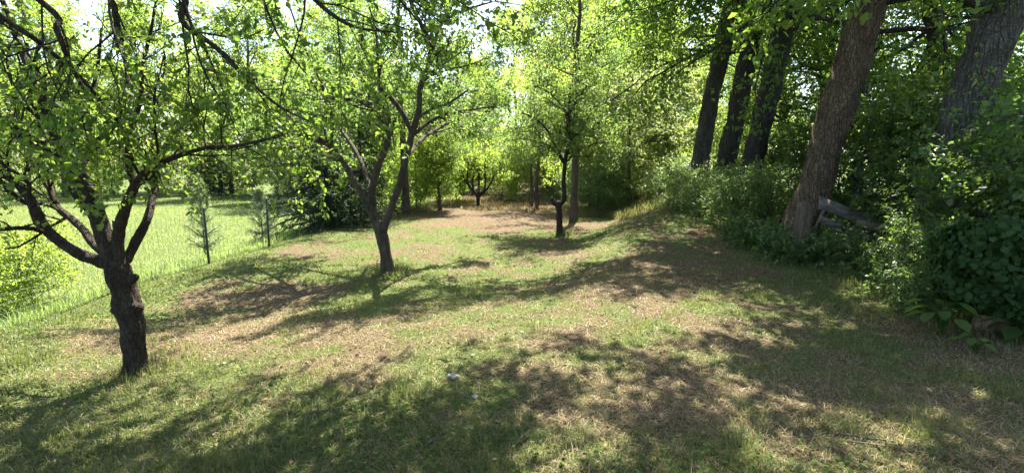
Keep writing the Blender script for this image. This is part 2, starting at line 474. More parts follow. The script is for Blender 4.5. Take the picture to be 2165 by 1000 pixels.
# ------------------------------------------------------------------ the gnarled fruit tree on the left
def fruit_tree_left():
    rng = np.random.default_rng(5)
    g = G(290, 788); dep = g[1]
    root = empty('fruit_tree', g)
    tag(root, 'gnarled dark fruit tree with knobbly trunk in the left foreground', 'tree')
    org = g
    acc = Acc()
    pts, rad = hero_line([(292, 818, 44), (290, 794, 31), (287, 770, 24), (283, 735, 24), (277, 690, 26), (270, 650, 29), (263, 620, 27), (255, 595, 27), (247, 570, 26), (243, 552, 20)], dep, .9)
    sp, sr = smooth_line(pts, rad, 14)
    tube(acc, sp - org, sr, 44, lump=0.34, rng=rng, furrow=.22)
    for (x, y, r, dx, dy) in [(238, 602, 9, -9, 2), (282, 588, 9, 9, -5), (245, 655, 8, -8, 6), (292, 648, 11, 4, -4), (266, 594, 12, 9, -3), (246, 640, 9, -5, -4)]:
        a, b = hero_line([(x - dx, y - dy, r * .9), (x, y, r), (x + dx * .7, y + dy * .7, r * .75), (x + dx, y + dy, r * .35)], dep - 0.03)
        a, b = smooth_line(a, b, 6)
        tube(acc, a - org, b, 20, lump=0.5, rng=rng, furrow=.3)
    link('trunk', acc.mesh('fruit_trunk', M['bark_fruit']), root)
    limbs = [
        [(243, 562, 17), (205, 550, 15), (170, 538, 13.5), (125, 510, 13), (88, 472, 13), (66, 425, 11), (35, 388, 9.5), (0, 366, 8), (-60, 338, 6), (-120, 322, 3)],
        [(246, 560, 20), (225, 515, 20), (205, 455, 19), (186, 400, 18), (160, 362, 16), (134, 318, 15, .1), (108, 268, 13, .2), (84, 195, 11, .3), (52, 120, 9, .4), (20, 40, 7, .5), (-10, -40, 4, .6)],
        [(232, 545, 12, .2), (196, 515, 10, .3), (178, 488, 9.5, .4), (150, 462, 9, .5), (120, 436, 8, .55), (104, 398, 7, .6), (62, 330, 6, .7), (28, 250, 5, .8), (0, 180, 4, .9)],
        [(252, 560, 15), (249, 505, 14), (262, 448, 13, -.1), (284, 395, 11, -.2), (318, 356, 8, -.3), (372, 332, 6, -.4), (438, 312, 5, -.5), (500, 309, 4, -.6), (560, 294, 2.5, -.7)],
        [(262, 562, 12, .1), (286, 512, 11, .2), (312, 462, 10.5, .3), (326, 400, 7, .5), (331, 345, 6.5, .6), (362, 292, 5, .7), (412, 240, 4, .8), (472, 200, 2.5, .9)],
        [(206, 462, 12, .1), (186, 440, 11, .15), (160, 408, 10, .2), (146, 372, 9, .3), (130, 320, 8, .4), (126, 290, 7, .4), (160, 258, 6, .4), (186, 222, 5, .4), (205, 150, 4, .5), (215, 60, 3, .5)],
        [(284, 396, 8, -.2), (270, 336, 7.5, -.15), (279, 272, 7, -.1), (298, 205, 6, 0), (300, 150, 5, 0), (318, 70, 3.5, 0), (330, 0, 2.5, 0)],
        [(126, 292, 7, .4), (80, 300, 5, .2), (30, 262, 4, .1), (-20, 240, 3, 0)],
        [(200, 300, 5, .4), (250, 262, 4, .2), (285, 235, 3.5, .1), (340, 170, 2.5, 0), (350, 120, 2, 0)],
    ]
    pr = dict(trop=[.02, .03, .0], dens=[6.5, 11, 8], ratio=.5, twig=.34, per_m=58, leaf=.038, ang=.85, wig=.22, t0=.1, maxlen=.95, up=.7, cloud=.014, minr=.0008, lift=.2, spread=1.0)
    lv = Leaves()
    for i, sp_ in enumerate(limbs):
        acc = Acc()
        pts, rad = hero_line(sp_, dep, .82)
        sp, sr = smooth_line(pts, rad, 8)
        tube(acc, sp - org, sr, 14, lump=0.22, rng=rng, furrow=.15)
        L = float(np.linalg.norm(np.diff(sp, axis=0), axis=1).sum())
        k0 = int(len(sp) * .38)
        branch_children(rng, acc, lv, (sp - org)[k0:], sr[k0:] * .8, L * .7, 0, 2, pr, 0.0)
        link('limb', acc.mesh('fruit_limb', M['bark_fruit']), root)
    link('crown', lv.mesh('fruit_crown', M['leaf_fruit'], rng, .5, True), root)
    return lv.count()

# ------------------------------------------------------------------ the forked plum in the middle
def fruit_tree_centre():
    rng = np.random.default_rng(8)
    g = G(820, 579); dep = g[1]
    root = empty('fruit_tree', g)
    tag(root, 'forked fruit tree standing alone on the lawn left of centre', 'tree')
    acc = Acc(); org = g
    pts, rad = hero_line([(822, 592, 17), (820, 575, 15), (816, 545, 12.5), (809, 510, 13.5), (804, 486, 14), (806, 470, 10)], dep)
    sp, sr = smooth_line(pts, rad, 6)
    tube(acc, sp - org, sr, 16, lump=0.22, rng=rng)
    link('trunk', acc.mesh('plum_trunk', M['bark_plum']), root)
    limbs = [
        [(803, 490, 10), (786, 452, 9), (768, 415, 8.5), (748, 382, 8), (722, 338, 8), (694, 306, 7.5, -.2), (650, 290, 7, -.4), (600, 286, 5.5, -.6), (545, 300, 4, -.8), (490, 308, 3, -1)],
        [(802, 485, 10, .1), (788, 440, 10, .15), (788, 395, 10, .2), (802, 345, 9.5, .3), (819, 300, 8, .4), (815, 268, 7, .5), (792, 236, 6, .6), (758, 214, 5, .7), (700, 208, 4, .8), (650, 190, 3, .9)],
        [(810, 490, 10, -.05), (828, 438, 9.5, -.1), (845, 390, 9.5, -.15), (858, 335, 9.5, -.2), (872, 280, 9, -.25), (885, 236, 8, -.3), (889, 185, 7, -.3), (905, 142, 6.5, -.3), (908, 100, 5.5, -.3), (893, 58, 4.5, -.3), (868, 8, 3.5, -.3), (855, -60, 2.5, -.3)],
        [(872, 284, 7, -.25), (852, 242, 6.5, -.4), (826, 207, 6, -.5), (806, 190, 5.5, -.6), (800, 150, 4.5, -.7), (796, 80, 3, -.8), (780, 10, 2, -.9)],
        [(905, 142, 5, -.3), (920, 88, 4.5, -.1), (938, 46, 4, .1), (990, 20, 3, .3), (1040, 5, 2, .5)],
        [(876, 284, 5, -.2), (910, 257, 4.5, 0), (950, 240, 3.5, .3), (1000, 232, 2.5, .6), (1045, 225, 2, .8)],
        [(880, 252, 4.5, -.3), (915, 230, 4, -.5), (950, 218, 3, -.7), (990, 190, 2, -.9)],
        [(722, 340, 5), (680, 330, 4.5, .4), (630, 310, 4, .7), (585, 315, 3, 1), (540, 340, 2, 1.2)],
        [(792, 238, 4, .6), (770, 160, 3.5, .9), (765, 90, 3, 1.1), (770, 30, 2, 1.2)],
        [(700, 308, 4.5, -.2), (703, 260, 4, -.3), (690, 200, 3, -.4), (660, 140, 2, -.5)],
        [(790, 430, 6, .2), (765, 345, 5.5, .9), (725, 280, 4.5, 1.7), (690, 245, 3.5, 2.5), (650, 225, 2, 3.1)],
        [(858, 335, 6, -.2), (895, 292, 5, .8), (945, 262, 4, 1.7), (1000, 240, 3, 2.5), (1040, 235, 2, 3.1)],
        [(820, 300, 5.5, .4), (838, 245, 4.5, 1.2), (858, 195, 3.5, 2.0), (872, 150, 2.2, 2.8)],
        [(722, 338, 5, 0), (670, 300, 4.5, 1.0), (620, 265, 3.5, 1.9), (570, 250, 2, 2.6)],
        [(868, 8, 4, -.3), (900, -70, 3.5, .1), (950, -160, 3, .4), (1010, -260, 2, .6)],
        [(690, 200, 3, -.4), (640, 90, 2.6, -.3), (600, -20, 2.2, -.1), (560, -120, 1.6, .1)],
    ]
    pr = dict(trop=[.03, .02, -.01], dens=[6, 9, 7], ratio=.5, twig=.42, per_m=84, leaf=.066, ang=.85, wig=.18, t0=.1, maxlen=1.15, up=.85, cloud=.045, minr=.002, lift=.3)
    lv = Leaves()
    for sp_ in limbs:
        acc = Acc()
        pts, rad = hero_line(sp_, dep, .78)
        sp, sr = smooth_line(pts, rad, 6)
        tube(acc, sp - org, sr, 10, lump=0.2, rng=rng)
        L = float(np.linalg.norm(np.diff(sp, axis=0), axis=1).sum())
        k0 = int(len(sp) * (.5 if sp_[0][1] > 400 else .2))
        branch_children(rng, acc, lv, (sp - org)[k0:], sr[k0:] * .7, L * .6, 0, 2, pr, 0.0)
        link('limb', acc.mesh('plum_limb', M['bark_plum']), root)
    link('crown', lv.mesh('plum_crown', M['leaf_plum'], rng, .58), root)
    return lv.count()

# ------------------------------------------------------------------ smaller orchard trees
def fruit_tree_small():
    rng = np.random.default_rng(13)
    g = G(1183, 497); dep = g[1]
    root = empty('fruit_tree', g); org = g
    tag(root, 'slender young fruit tree with a low stubbed fork in the centre', 'tree')
    acc = Acc()
    pts, rad = hero_line([(1183, 506, 8), (1183, 480, 6.5), (1182, 450, 6.5), (1181, 432, 7.5), (1180, 426, 5)], dep)
    tube(acc, *[a - o for a, o in zip(smooth_line(pts, rad, 5), (org, 0))], 12, lump=.2, rng=rng)
    pts, rad = hero_line([(1180, 434, 6), (1172, 430, 5.5), (1168, 423, 5), (1168, 418, 3.5)], dep)
    tube(acc, pts - org, rad, 8)
    link('trunk', acc.mesh('young_trunk', M['bark_fruit']), root)
    limbs = [
        [(1181, 434, 6), (1189, 428, 5.5), (1193, 415, 5), (1192, 380, 4.5), (1196, 335, 4), (1204, 295, 3.5), (1203, 240, 3), (1206, 180, 2)],
        [(1195, 345, 3), (1180, 320, 2.5, -.2), (1160, 280, 2, -.4), (1130, 250, 1.6, -.6), (1090, 235, 1, -.8)],
        [(1203, 300, 3), (1225, 280, 2.5, .2), (1255, 262, 2, .4), (1290, 255, 1.3, .6)],
        [(1194, 350, 2), (1172, 318, 1.7, .2), (1140, 300, 1.4, .4), (1100, 295, 1.1, .5), (1065, 300, .8, .6)],
        [(1195, 345, 2), (1220, 322, 1.6, -.3), (1255, 305, 1.3, -.5), (1300, 300, .9, -.7)],
        [(1203, 250, 2.5), (1180, 215, 2, .3), (1150, 190, 1.5, .5), (1120, 180, 1, .7)],
        [(1203, 245, 2.5), (1225, 205, 2, -.3), (1245, 175, 1.4, -.5)],
    ]
    pr = dict(trop=[.02, -.01, -.04], dens=[6.5, 8, 7], ratio=.6, twig=.45, per_m=95, leaf=.08, ang=.9, wig=.16, t0=.05, maxlen=1.2, up=.8, cloud=.07, minr=.003)
    lv = Leaves()
    for sp_ in limbs:
        acc = Acc()
        pts, rad = hero_line(sp_, dep)
        sp, sr = smooth_line(pts, rad, 4)
        tube(acc, sp - org, sr, 7)
        L = float(np.linalg.norm(np.diff(sp, axis=0), axis=1).sum())
        k0 = int(len(sp) * (.55 if sp_[0][1] > 400 else .15))
        branch_children(rng, acc, lv, (sp - org)[k0:], sr[k0:] * .7, L * .75, 0, 2, pr, 0.0)
        link('limb', acc.mesh('young_limb', M['bark_fruit']), root)
    link('crown', lv.mesh('young_crown', M['leaf_plum'], rng, .5), root)
    return lv.count()

def fruit_tree_vase():
    rng = np.random.default_rng(17)
    g = G(1011, 436); dep = g[1]
    root = empty('fruit_tree', g); org = g
    tag(root, 'small vase-shaped fruit tree with upright bare limbs at the far end', 'tree')
    acc = Acc()
    pts, rad = hero_line([(1011, 440, 4.5), (1011, 428, 3.8), (1011, 416, 4)], dep)
    tube(acc, pts - org, rad, 10, lump=.15, rng=rng)
    link('trunk', acc.mesh('vase_trunk', M['bark_fruit']), root)
    limbs = [
        [(1011, 418, 3), (1001, 404, 2.8), (991, 392, 2.5), (988, 372, 2), (990, 340, 1.5)],
        [(1001, 404, 2.4), (999, 385, 2.2, .3), (1003, 360, 1.8, .4), (1004, 320, 1.2, .5)],
        [(1011, 418, 3), (1022, 406, 2.6), (1026, 390, 2.2), (1025, 355, 1.8), (1026, 320, 1.2)],
        [(1022, 408, 2.3), (1033, 395, 2, -.3), (1041, 380, 1.7, -.4), (1046, 350, 1.2, -.5)],
        [(1013, 412, 2.3), (1012, 390, 2, .5), (1014, 365, 1.6, .6), (1016, 330, 1.1, .7)],
        [(992, 392, 2), (982, 380, 1.8, -.3), (972, 350, 1.3, -.4)],
    ]
    pr = dict(trop=[.05, .0, -.03], dens=[4, 5, 6], ratio=.6, twig=.45, per_m=60, leaf=.10, ang=.8, wig=.16, t0=.1, maxlen=1.0, up=.8, cloud=.09, minr=.004)
    lv = Leaves()
    for sp_ in limbs:
        acc = Acc()
        pts, rad = hero_line(sp_, dep)
        sp, sr = smooth_line(pts, rad, 3)
        tube(acc, sp - org, sr, 6)
        L = float(np.linalg.norm(np.diff(sp, axis=0), axis=1).sum())
        k0 = int(len(sp) * .6)
        branch_children(rng, acc, lv, (sp - org)[k0:], sr[k0:] * .7, L * .9, 0, 2, pr, 0.0)
        link('limb', acc.mesh('vase_limb', M['bark_fruit']), root)
    link('crown', lv.mesh('vase_crown', M['leaf_bright'], rng, .55), root)
    return lv.count()

# ------------------------------------------------------------------ tree standing out of frame on the left, lower boughs hanging into view, unseen high ones added for shade
def overhanging_tree():
    rng = np.random.default_rng(23)
    g = np.array([-5.2, 1.6, gz(-5.2, 1.6)])
    root = empty('overhanging_tree', g); org = g
    tag(root, 'dark leafy boughs hanging into the upper left from a tree outside the frame', 'tree')
    acc = Acc()
    top = g + np.array([0.5, 0.3, 3.3])
    sp, sr = smooth_line([g - [0, 0, .2], g + [.05, 0, 1.2], g + [.2, .1, 2.4], top, top + [.3, .2, 1.6]], [.2, .17, .15, .14, .08], 6)
    tube(acc, sp - org, sr, 14, lump=.2, rng=rng)
    link('trunk', acc.mesh('overhang_trunk', M['bark_fruit']), root)
    A = lambda px, py, d: P(px, py, d)
    boughs = [
        ([top, [-3.4, 2.6, 3.75], A(340, -60, 3.6), A(385, 45, 3.7), A(455, 100, 3.75), A(520, 165, 3.8), A(590, 225, 3.85), A(660, 260, 3.9)], [.07, .05, .028, .022, .018, .014, .010, .005]),
        ([top, [-2.6, 2.6, 4.1], A(480, -130, 3.7), A(620, -40, 3.9), A(700, 30, 4.0), A(760, 60, 4.0), A(850, 70, 4.1)], [.07, .05, .03, .022, .016, .011, .005]),
        ([top, [-4.2, 2.5, 3.5], A(0, 35, 3.3), A(95, 100, 3.5), A(170, 165, 3.6), A(235, 240, 3.7), A(280, 300, 3.8)], [.05, .03, .018, .016, .013, .01, .005]),
        ([top, [-4.0, 2.7, 3.6], A(70, -10, 3.4), A(120, 65, 3.4), A(150, 140, 3.5), A(200, 220, 3.6), A(255, 262, 3.7)], [.05, .03, .02, .017, .013, .01, .005]),
        ([top, [-3.2, 3.0, 3.7], A(205, -40, 3.5), A(245, 40, 3.6), A(262, 105, 3.7), A(275, 160, 3.7), A(350, 200, 3.8)], [.05, .03, .022, .018, .013, .01, .005]),
        ([top, [-1.6, 3.0, 4.6], A(760, -150, 4.2), A(880, -60, 4.4), A(960, -30, 4.6), A(1040, -25, 4.8)], [.06, .05, .03, .02, .014, .006]),
        ([top, [-3.8, 3.6, 4.6], [-3.2, 4.8, 5.0], [-2.8, 5.9, 5.1], [-2.5, 7.0, 5.0]], [.08, .06, .045, .03, .01]),  # from here on high boughs out of view, added to shade what lies below
        ([top, [-3.4, 3.4, 4.8], [-2.2, 4.6, 5.4], [-1.4, 5.8, 5.6], [-1.0, 6.9, 5.5]], [.08, .06, .045, .03, .01]),
        ([top, [-3.0, 3.0, 4.9], [-1.4, 4.2, 5.6], [-.2, 5.2, 5.9], [.6, 6.4, 5.8]], [.08, .06, .045, .03, .01]),
        ([top, [-2.8, 3.2, 5.2], [-1.0, 4.8, 6.1], [.6, 6.0, 6.4], [2.0, 6.9, 6.3]], [.08, .06, .05, .03, .01]),
        ([top, [-3.9, 3.0, 4.5], [-3.6, 4.2, 4.5], [-3.5, 5.2, 4.5], [-3.6, 6.0, 4.4]], [.07, .05, .04, .025, .008]),
        ([top, [-3.2, 2.8, 4.8], [-2.0, 3.8, 4.8], [-1.0, 4.6, 4.9], [0.2, 5.4, 4.8]], [.07, .05, .04, .025, .008]),
    ]
    pr = dict(trop=[-.02, -.04, -.06], dens=[4.5, 6.5, 7], ratio=.45, twig=.4, per_m=56, leaf=.05, ang=.8, wig=.18, t0=.1, maxlen=1.0, up=.8, cloud=.015, minr=.0008)
    lv = Leaves()
    for i, (bp, br) in enumerate(boughs):
        acc = Acc()
        sp, sr = smooth_line(np.array([np.asarray(b, float) for b in bp]), br, 5)
        tube(acc, sp - org, sr, 8, lump=.1, rng=rng)
        L = float(np.linalg.norm(np.diff(sp, axis=0), axis=1).sum())
        k0 = int(len(sp) * .25)
        branch_children(rng, acc, lv, (sp - org)[k0:], sr[k0:] * .7, L * .55, 0, 2, pr if i < 6 else dict(pr, leaf=.082, per_m=56, dens=[5, 6.5, 7], maxlen=1.2, cloud=.07, t0=.2), 0.0)
        link('bough', acc.mesh('overhang_bough', M['bark_fruit']), root)
    link('crown', lv.mesh('overhang_crown', M['leaf_wood'], rng, .6, True), root)
    return lv.count()

print('leaves', fruit_tree_left(), fruit_tree_centre(), fruit_tree_small(), fruit_tree_vase(), overhanging_tree())

# ------------------------------------------------------------------ woodland tree kinds, copied over the background
def kind_tree(name, seed, height, crown_lo, crown_r, trunk_r, bark, leafm, pr, nlimb, shape='oval', lean=(0, 0), parts=True):
    """builds root > trunk, crown at the origin"""
    rng = np.random.default_rng(seed)
    root = empty(name, (0, 0, 0))
    acc = Acc(); lv = Leaves()
    n = 12
    ts = np.linspace(0, 1, n)
    wob = np.cumsum(rng.normal(size=(n, 2)) * 0.02 * height / n * 3, axis=0); wob -= wob[0]
    pts = np.stack([lean[0] * ts * height + wob[:, 0], lean[1] * ts * height + wob[:, 1], ts * height - 0.25], 1)
    rad = trunk_r * (1 - 0.85 * ts) * (1 + 0.5 * np.exp(-ts * 30))
    sp, sr = smooth_line(pts, rad, 2)
    tube(acc, sp, sr, 12, lump=.12, rng=rng)
    for i in range(nlimb):
        t = crown_lo + (0.97 - crown_lo) * (i + rng.random()) / nlimb
        x = t * (n - 1); k = min(int(x), n - 2); f = x - k
        pos = pts[k] * (1 - f) + pts[k + 1] * f
        u = (t - crown_lo) / (1 - crown_lo)
        prof = {'oval': math.sin(math.pi * (0.18 + 0.78 * u)) ** .7, 'cone': 1.02 - u, 'dome': math.cos(u * 1.3), 'round': math.sqrt(max(0.05, 1 - (2 * u - .9) ** 2))}[shape]
        L = crown_r * prof * (0.75 + 0.45 * rng.random())
        a = i * 2.399 + rng.random() * .6
        el = pr['el'] * (1 - .3 * rng.random()) + (0.5 * u if pr['el'] > 0 else 0)
        d = np.array([math.cos(a) * math.cos(el), math.sin(a) * math.cos(el), math.sin(el)])
        grow(rng, acc, lv, pos, d, max(L, .3), max(trunk_r * .38 * (1 - .7 * t), .012), 0 + pr.get('start', 0), 2, pr)
    link('trunk', acc.mesh(name + '_trunk', bark), root)
    link('crown', lv.mesh(name + '_crown', leafm, rng, pr.get('aspect', .6), pr.get('near', False)), root)
    return root, lv.count()

K = {}
def kind(key, *a, **k):
    r, c = kind_tree(*a, **k); K[key] = [r, False]; print(key, c)

kind('airy', 'woodland_tree', 101, 13, .22, 3.2, .17, M['bark_far'], M['leaf_bright'],
     dict(el=.55, trop=[.03, .0, -.03], dens=[2.3, 2.6, 4], ratio=.55, twig=.8, per_m=55, leaf=.15, ang=.8, wig=.17, minr=.009, up=.5, cloud=.18), 30, 'oval')
kind('full', 'woodland_tree', 102, 11, .12, 3.4, .18, M['bark_far'], M['leaf_bright'],
     dict(el=.35, trop=[.02, .0, -.05], dens=[2.6, 2.8, 4], ratio=.55, twig=.8, per_m=48, leaf=.16, ang=.85, wig=.17, minr=.012, up=.5, cloud=.18), 36, 'oval')
kind('green', 'woodland_tree', 103, 10, .15, 2.8, .16, M['bark_far'], M['leaf_plum'],
     dict(el=.45, trop=[.03, .0, -.04], dens=[2.8, 3, 4], ratio=.55, twig=.7, per_m=60, leaf=.135, ang=.85, wig=.17, minr=.010, up=.5, cloud=.16), 32, 'oval')
kind('pale', 'woodland_tree', 104, 6, .15, 2.3, .10, M['bark_far'], M['leaf_pale'],
     dict(el=.3, trop=[.0, -.02, -.04], dens=[3, 3.2, 4], ratio=.55, twig=.6, per_m=70, leaf=.14, ang=.85, wig=.16, minr=.008, up=1.2, cloud=.12), 26, 'dome')
kind('wood', 'woodland_tree', 105, 14, .16, 3.4, .22, M['bark_dark'], M['leaf_wood'],
     dict(el=.25, trop=[.0, -.02, -.05], dens=[2.6, 2.8, 4], ratio=.55, twig=.75, per_m=40, leaf=.13, ang=.85, wig=.16, minr=.012, up=.8, cloud=.18), 38, 'dome')
kind('shrub', 'shrub', 106, 2.6, .03, 1.5, .03, M['bark_far'], M['leaf_bright'],
     dict(el=.6, trop=[.02, .0, -.03], dens=[4.5, 5, 5], ratio=.6, twig=.4, per_m=65, leaf=.095, ang=.85, wig=.18, minr=.004, up=.6, cloud=.09), 26, 'round')
kind('shrub_green', 'shrub', 107, 2.4, .03, 1.5, .03, M['bark_far'], M['leaf_under'],
     dict(el=.55, trop=[.02, .0, -.03], dens=[4.5, 5, 5], ratio=.6, twig=.4, per_m=65, leaf=.085, ang=.85, wig=.18, minr=.004, up=.9, cloud=.09), 26, 'round')
kind('under', 'undergrowth_shrub', 108, 2.1, .03, 1.25, .022, M['bark_plum'], M['leaf_under'],
     dict(el=.55, trop=[-.02, -.05, -.06], dens=[4.5, 6, 5], ratio=.55, twig=.38, per_m=46, leaf=.095, ang=.8, wig=.15, minr=.003, up=1.5, cloud=.04, near=True, aspect=.62), 22, 'round')
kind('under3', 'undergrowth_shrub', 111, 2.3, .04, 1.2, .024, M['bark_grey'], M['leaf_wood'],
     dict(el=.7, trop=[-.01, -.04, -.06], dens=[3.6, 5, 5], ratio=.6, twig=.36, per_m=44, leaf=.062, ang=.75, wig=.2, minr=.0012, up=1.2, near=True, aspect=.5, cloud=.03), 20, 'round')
kind('under2', 'undergrowth_shrub', 109, 1.5, .03, 1.1, .018, M['bark_plum'], M['leaf_under'],
     dict(el=.45, trop=[-.02, -.05, -.06], dens=[5.5, 6.5, 5], ratio=.55, twig=.32, per_m=62, leaf=.062, ang=.8, wig=.15, minr=.003, up=1.4, cloud=.05, near=True, aspect=.65), 20, 'round')
kind('nettle', 'leafy_weed', 110, .55, .05, .26, .006, M['leaf_under'], M['leaf_under'],
     dict(el=.5, trop=[-.02, -.02, -.03], dens=[9, 9, 9], ratio=.5, twig=.12, per_m=90, leaf=.055, ang=.8, wig=.12, minr=.001, up=1.5, near=True, aspect=.6, start=1), 22, 'dome')

def spot(px, depth, dz=0.0):
    x = (px - W / 2) / F * depth
    return np.array([x, depth, gz(x, depth) + dz])

PR = random.Random(4)
def put(key, px, depth, sc, label, group=None, cat=None, rz=None, tilt=None, sink=0.0):
    r, used = K[key]
    loc = spot(px, depth, -sink)
    rz = PR.uniform(0, 6.28) if rz is None else rz
    if not used:
        K[key][1] = True
        r.location = tuple(loc); r.rotation_euler = (0, 0, rz); s = sc if isinstance(sc, tuple) else (sc,) * 3; r.scale = s
        r['label'] = label
        if group: r['group'] = group
        o = r
    else:
        o = copy_thing(r, loc, rz, sc, label, group)
    o['category'] = cat or ('tree' if 'tree' in o.name else 'shrub' if 'shrub' in o.name else 'weed')
    if tilt: o.rotation_euler = (tilt[0], tilt[1], rz)
    return o

ORD = ['leftmost', 'second', 'third', 'fourth', 'fifth', 'sixth', 'seventh', 'eighth', 'ninth', 'tenth', 'eleventh', 'twelfth', 'thirteenth', 'fourteenth', 'fifteenth', 'sixteenth', 'seventeenth', 'eighteenth', 'nineteenth', 'twentieth', 'twenty-first', 'twenty-second', 'twenty-third', 'twenty-fourth', 'twenty-fifth', 'twenty-sixth']
def row(items, text, group, cat):
    """items (key, px, depth, scale); the label counts them from the left"""
    items = sorted(items, key=lambda i: i[1])
    for i, it in enumerate(items):
        lab = (ORD[i] + ' from the left ' if i else 'leftmost ') + text
        put(it[0], it[1], it[2], it[3], lab, group, cat)

# far wall of trees
row([('full', -320, 40, 1.2), ('airy', -180, 37, 1.2), ('airy', -20, 39, 1.2), ('full', 60, 46, 1.0), ('airy', 140, 39, 1.15), ('full', 210, 47, 1.15), ('airy', 330, 41, 1.2), ('full', 450, 50, 1.25), ('airy', 540, 41, 1.25), ('full', 640, 44, 1.15),
     ('airy', 740, 35, 1.15), ('full', 850, 42, .9), ('full', 960, 46, .55), ('airy', 1085, 37, 1.0), ('airy', 1165, 33, 1.1), ('full', 1265, 40, 1.1), ('airy', 1335, 35, 1.2), ('full', 1420, 40, 1.1), ('airy', 1230, 34, 1.0), ('airy', 1020, 42, .8), ('airy', 975, 38, .85), ('full', 1530, 42, 1.1)],
    'of the tall sunlit trees closing the far background', 'tall sunlit trees in the background', 'tree')
row([('green', 780, 19, .7), ('green', 1010, 26, .5), ('green', 930, 21, .5), ('green', 1250, 22, .75), ('green', 590, 34, .85)],
    'of the mid-height bluish green trees behind the orchard', 'mid-height trees behind the orchard', 'tree')
row([('pale', 1330, 20, .85), ('pale', 1400, 23, 1.0), ('pale', 1260, 26, .8), ('pale', 425, 43, 1.1), ('pale', 620, 38, 1.0)],
    'of the pale spreading trees with layered whitish green foliage', 'pale spreading trees', 'tree')
row([('shrub', 880, 21, 1.1), ('shrub', 925, 24, 1.2), ('shrub', 965, 27, .9), ('shrub', 1060, 27, .9), ('shrub', 1130, 26, 1.0), ('shrub', 1350, 24, 1.1), ('shrub', 800, 23, 1.1), ('shrub', 455, 45, 1.4), ('shrub', 330, 42, 1.4), ('shrub', 240, 41, 1.4), ('shrub', 120, 40, 1.4), ('shrub', -40, 38, 1.4), ('shrub', 700, 32, 1.2), ('shrub', 540, 43, 1.3), ('shrub', 620, 41, 1.3), ('shrub', 1395, 26, .9), ('shrub', 1490, 30, 1.5), ('shrub', 1560, 29, 1.5), ('shrub', 1625, 27, 1.4)],
    'of the bright yellow-green bushes along the far edge', 'bright bushes along the far edge', 'bush')
row([('shrub_green', 1265, 19, .7), ('shrub_green', 1300, 20, .75), ('shrub_green', 1230, 22, .8), ('shrub_green', 1190, 27, 1.0), ('shrub_green', 1090, 31, 1.1), ('shrub_green', 1000, 33, 1.1), ('shrub_green', 1360, 29, 1.1), ('shrub_green', 760, 29, 1.2), ('shrub_green', 860, 30, 1.2), ('shrub_green', 1050, 34, 1.5), ('shrub_green', 1150, 32, 1.4), ('shrub_green', 940, 36, 1.5)],
    'of the low dull green bushes beyond the lower terrace', 'dull green bushes beyond the terrace', 'bush')
# right-hand wood
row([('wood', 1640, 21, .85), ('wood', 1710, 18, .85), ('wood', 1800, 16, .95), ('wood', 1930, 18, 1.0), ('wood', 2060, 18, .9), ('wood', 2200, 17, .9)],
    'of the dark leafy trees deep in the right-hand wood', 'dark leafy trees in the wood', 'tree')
row([('under', 1535, 13.8, .55), ('under3', 1605, 12.4, .55), ('under', 1650, 13.2, .85), ('under3', 1770, 11.6, 1.1), ('under', 1830, 10.8, 1.05), ('under3', 1890, 9.8, 1.1), ('under', 2040, 8.8, .9), ('under3', 2055, 7.6, .85), ('under', 2070, 6.6, .6), ('under3', 2095, 6.2, .75), ('under', 2140, 6.0, .8), ('under3', 2200, 5.6, 1.0), ('under', 1850, 11.9, 1.35), ('under3', 1940, 10.2, 1.25), ('under', 2110, 8.8, 1.0), ('under3', 2190, 7.8, 1.1), ('under', 1700, 12.6, .95), ('under', 1995, 9.4, 1.3), ('under', 2125, 7.0, 1.05), ('under', 1955, 8.6, .75), ('under3', 2240, 6.6, 1.2)],
    'of the broad-leaved shrubs crowding the wood edge', 'broad-leaved shrubs at the wood edge', 'shrub')
row([('under2', 1425, 15.2, .7), ('under2', 1455, 14.4, .65), ('under2', 1490, 13.4, .55), ('under2', 1540, 11.6, .7), ('under2', 1575, 11.0, .75), ('under2', 1615, 11.2, .8), ('under2', 1955, 7.3, .5), ('under2', 1975, 6.3, .5), ('under2', 1995, 5.8, .45), ('under2', 1440, 17, .9)],
    'of the low dense bushes lining the foot of the wood', 'low bushes at the foot of the wood', 'bush')
row([('nettle', 1560, 10.0, 1.0), ('nettle', 1600, 9.4, 1.0), ('nettle', 1640, 9.0, 1.0), ('nettle', 1655, 8.4, .9), ('nettle', 1720, 8.2, 1.0), ('nettle', 1750, 7.9, .8), ('nettle', 1775, 8.4, 1.1), ('nettle', 1580, 9.9, .9), ('nettle', 1830, 7.2, .8), ('nettle', 1850, 6.6, .7), ('nettle', 1620, 8.6, .7), ('nettle', 1700, 7.7, .7), ('nettle', 1890, 5.9, .7), ('nettle', 1930, 5.4, .6), ('nettle', 1575, 9.3, 1.2), ('nettle', 1612, 8.9, 1.1), ('nettle', 1640, 8.2, 1.0), ('nettle', 1668, 7.9, .9), ('nettle', 1738, 7.7, 1.0), ('nettle', 1760, 7.5, .9), ('nettle', 1795, 7.8, 1.0), ('nettle', 1822, 7.4, .9), ('nettle', 1955, 5.6, .9), ('nettle', 1975, 5.2, .8)],
    'of the leafy weed clumps fringing the wood edge', 'leafy weed clumps', 'weed')
row([('shrub', 40, 8.2, .46), ('shrub', -70, 7.4, .5)],
    'of the yellow-green bushes beside the wire fence', 'bushes beside the fence', 'bush')

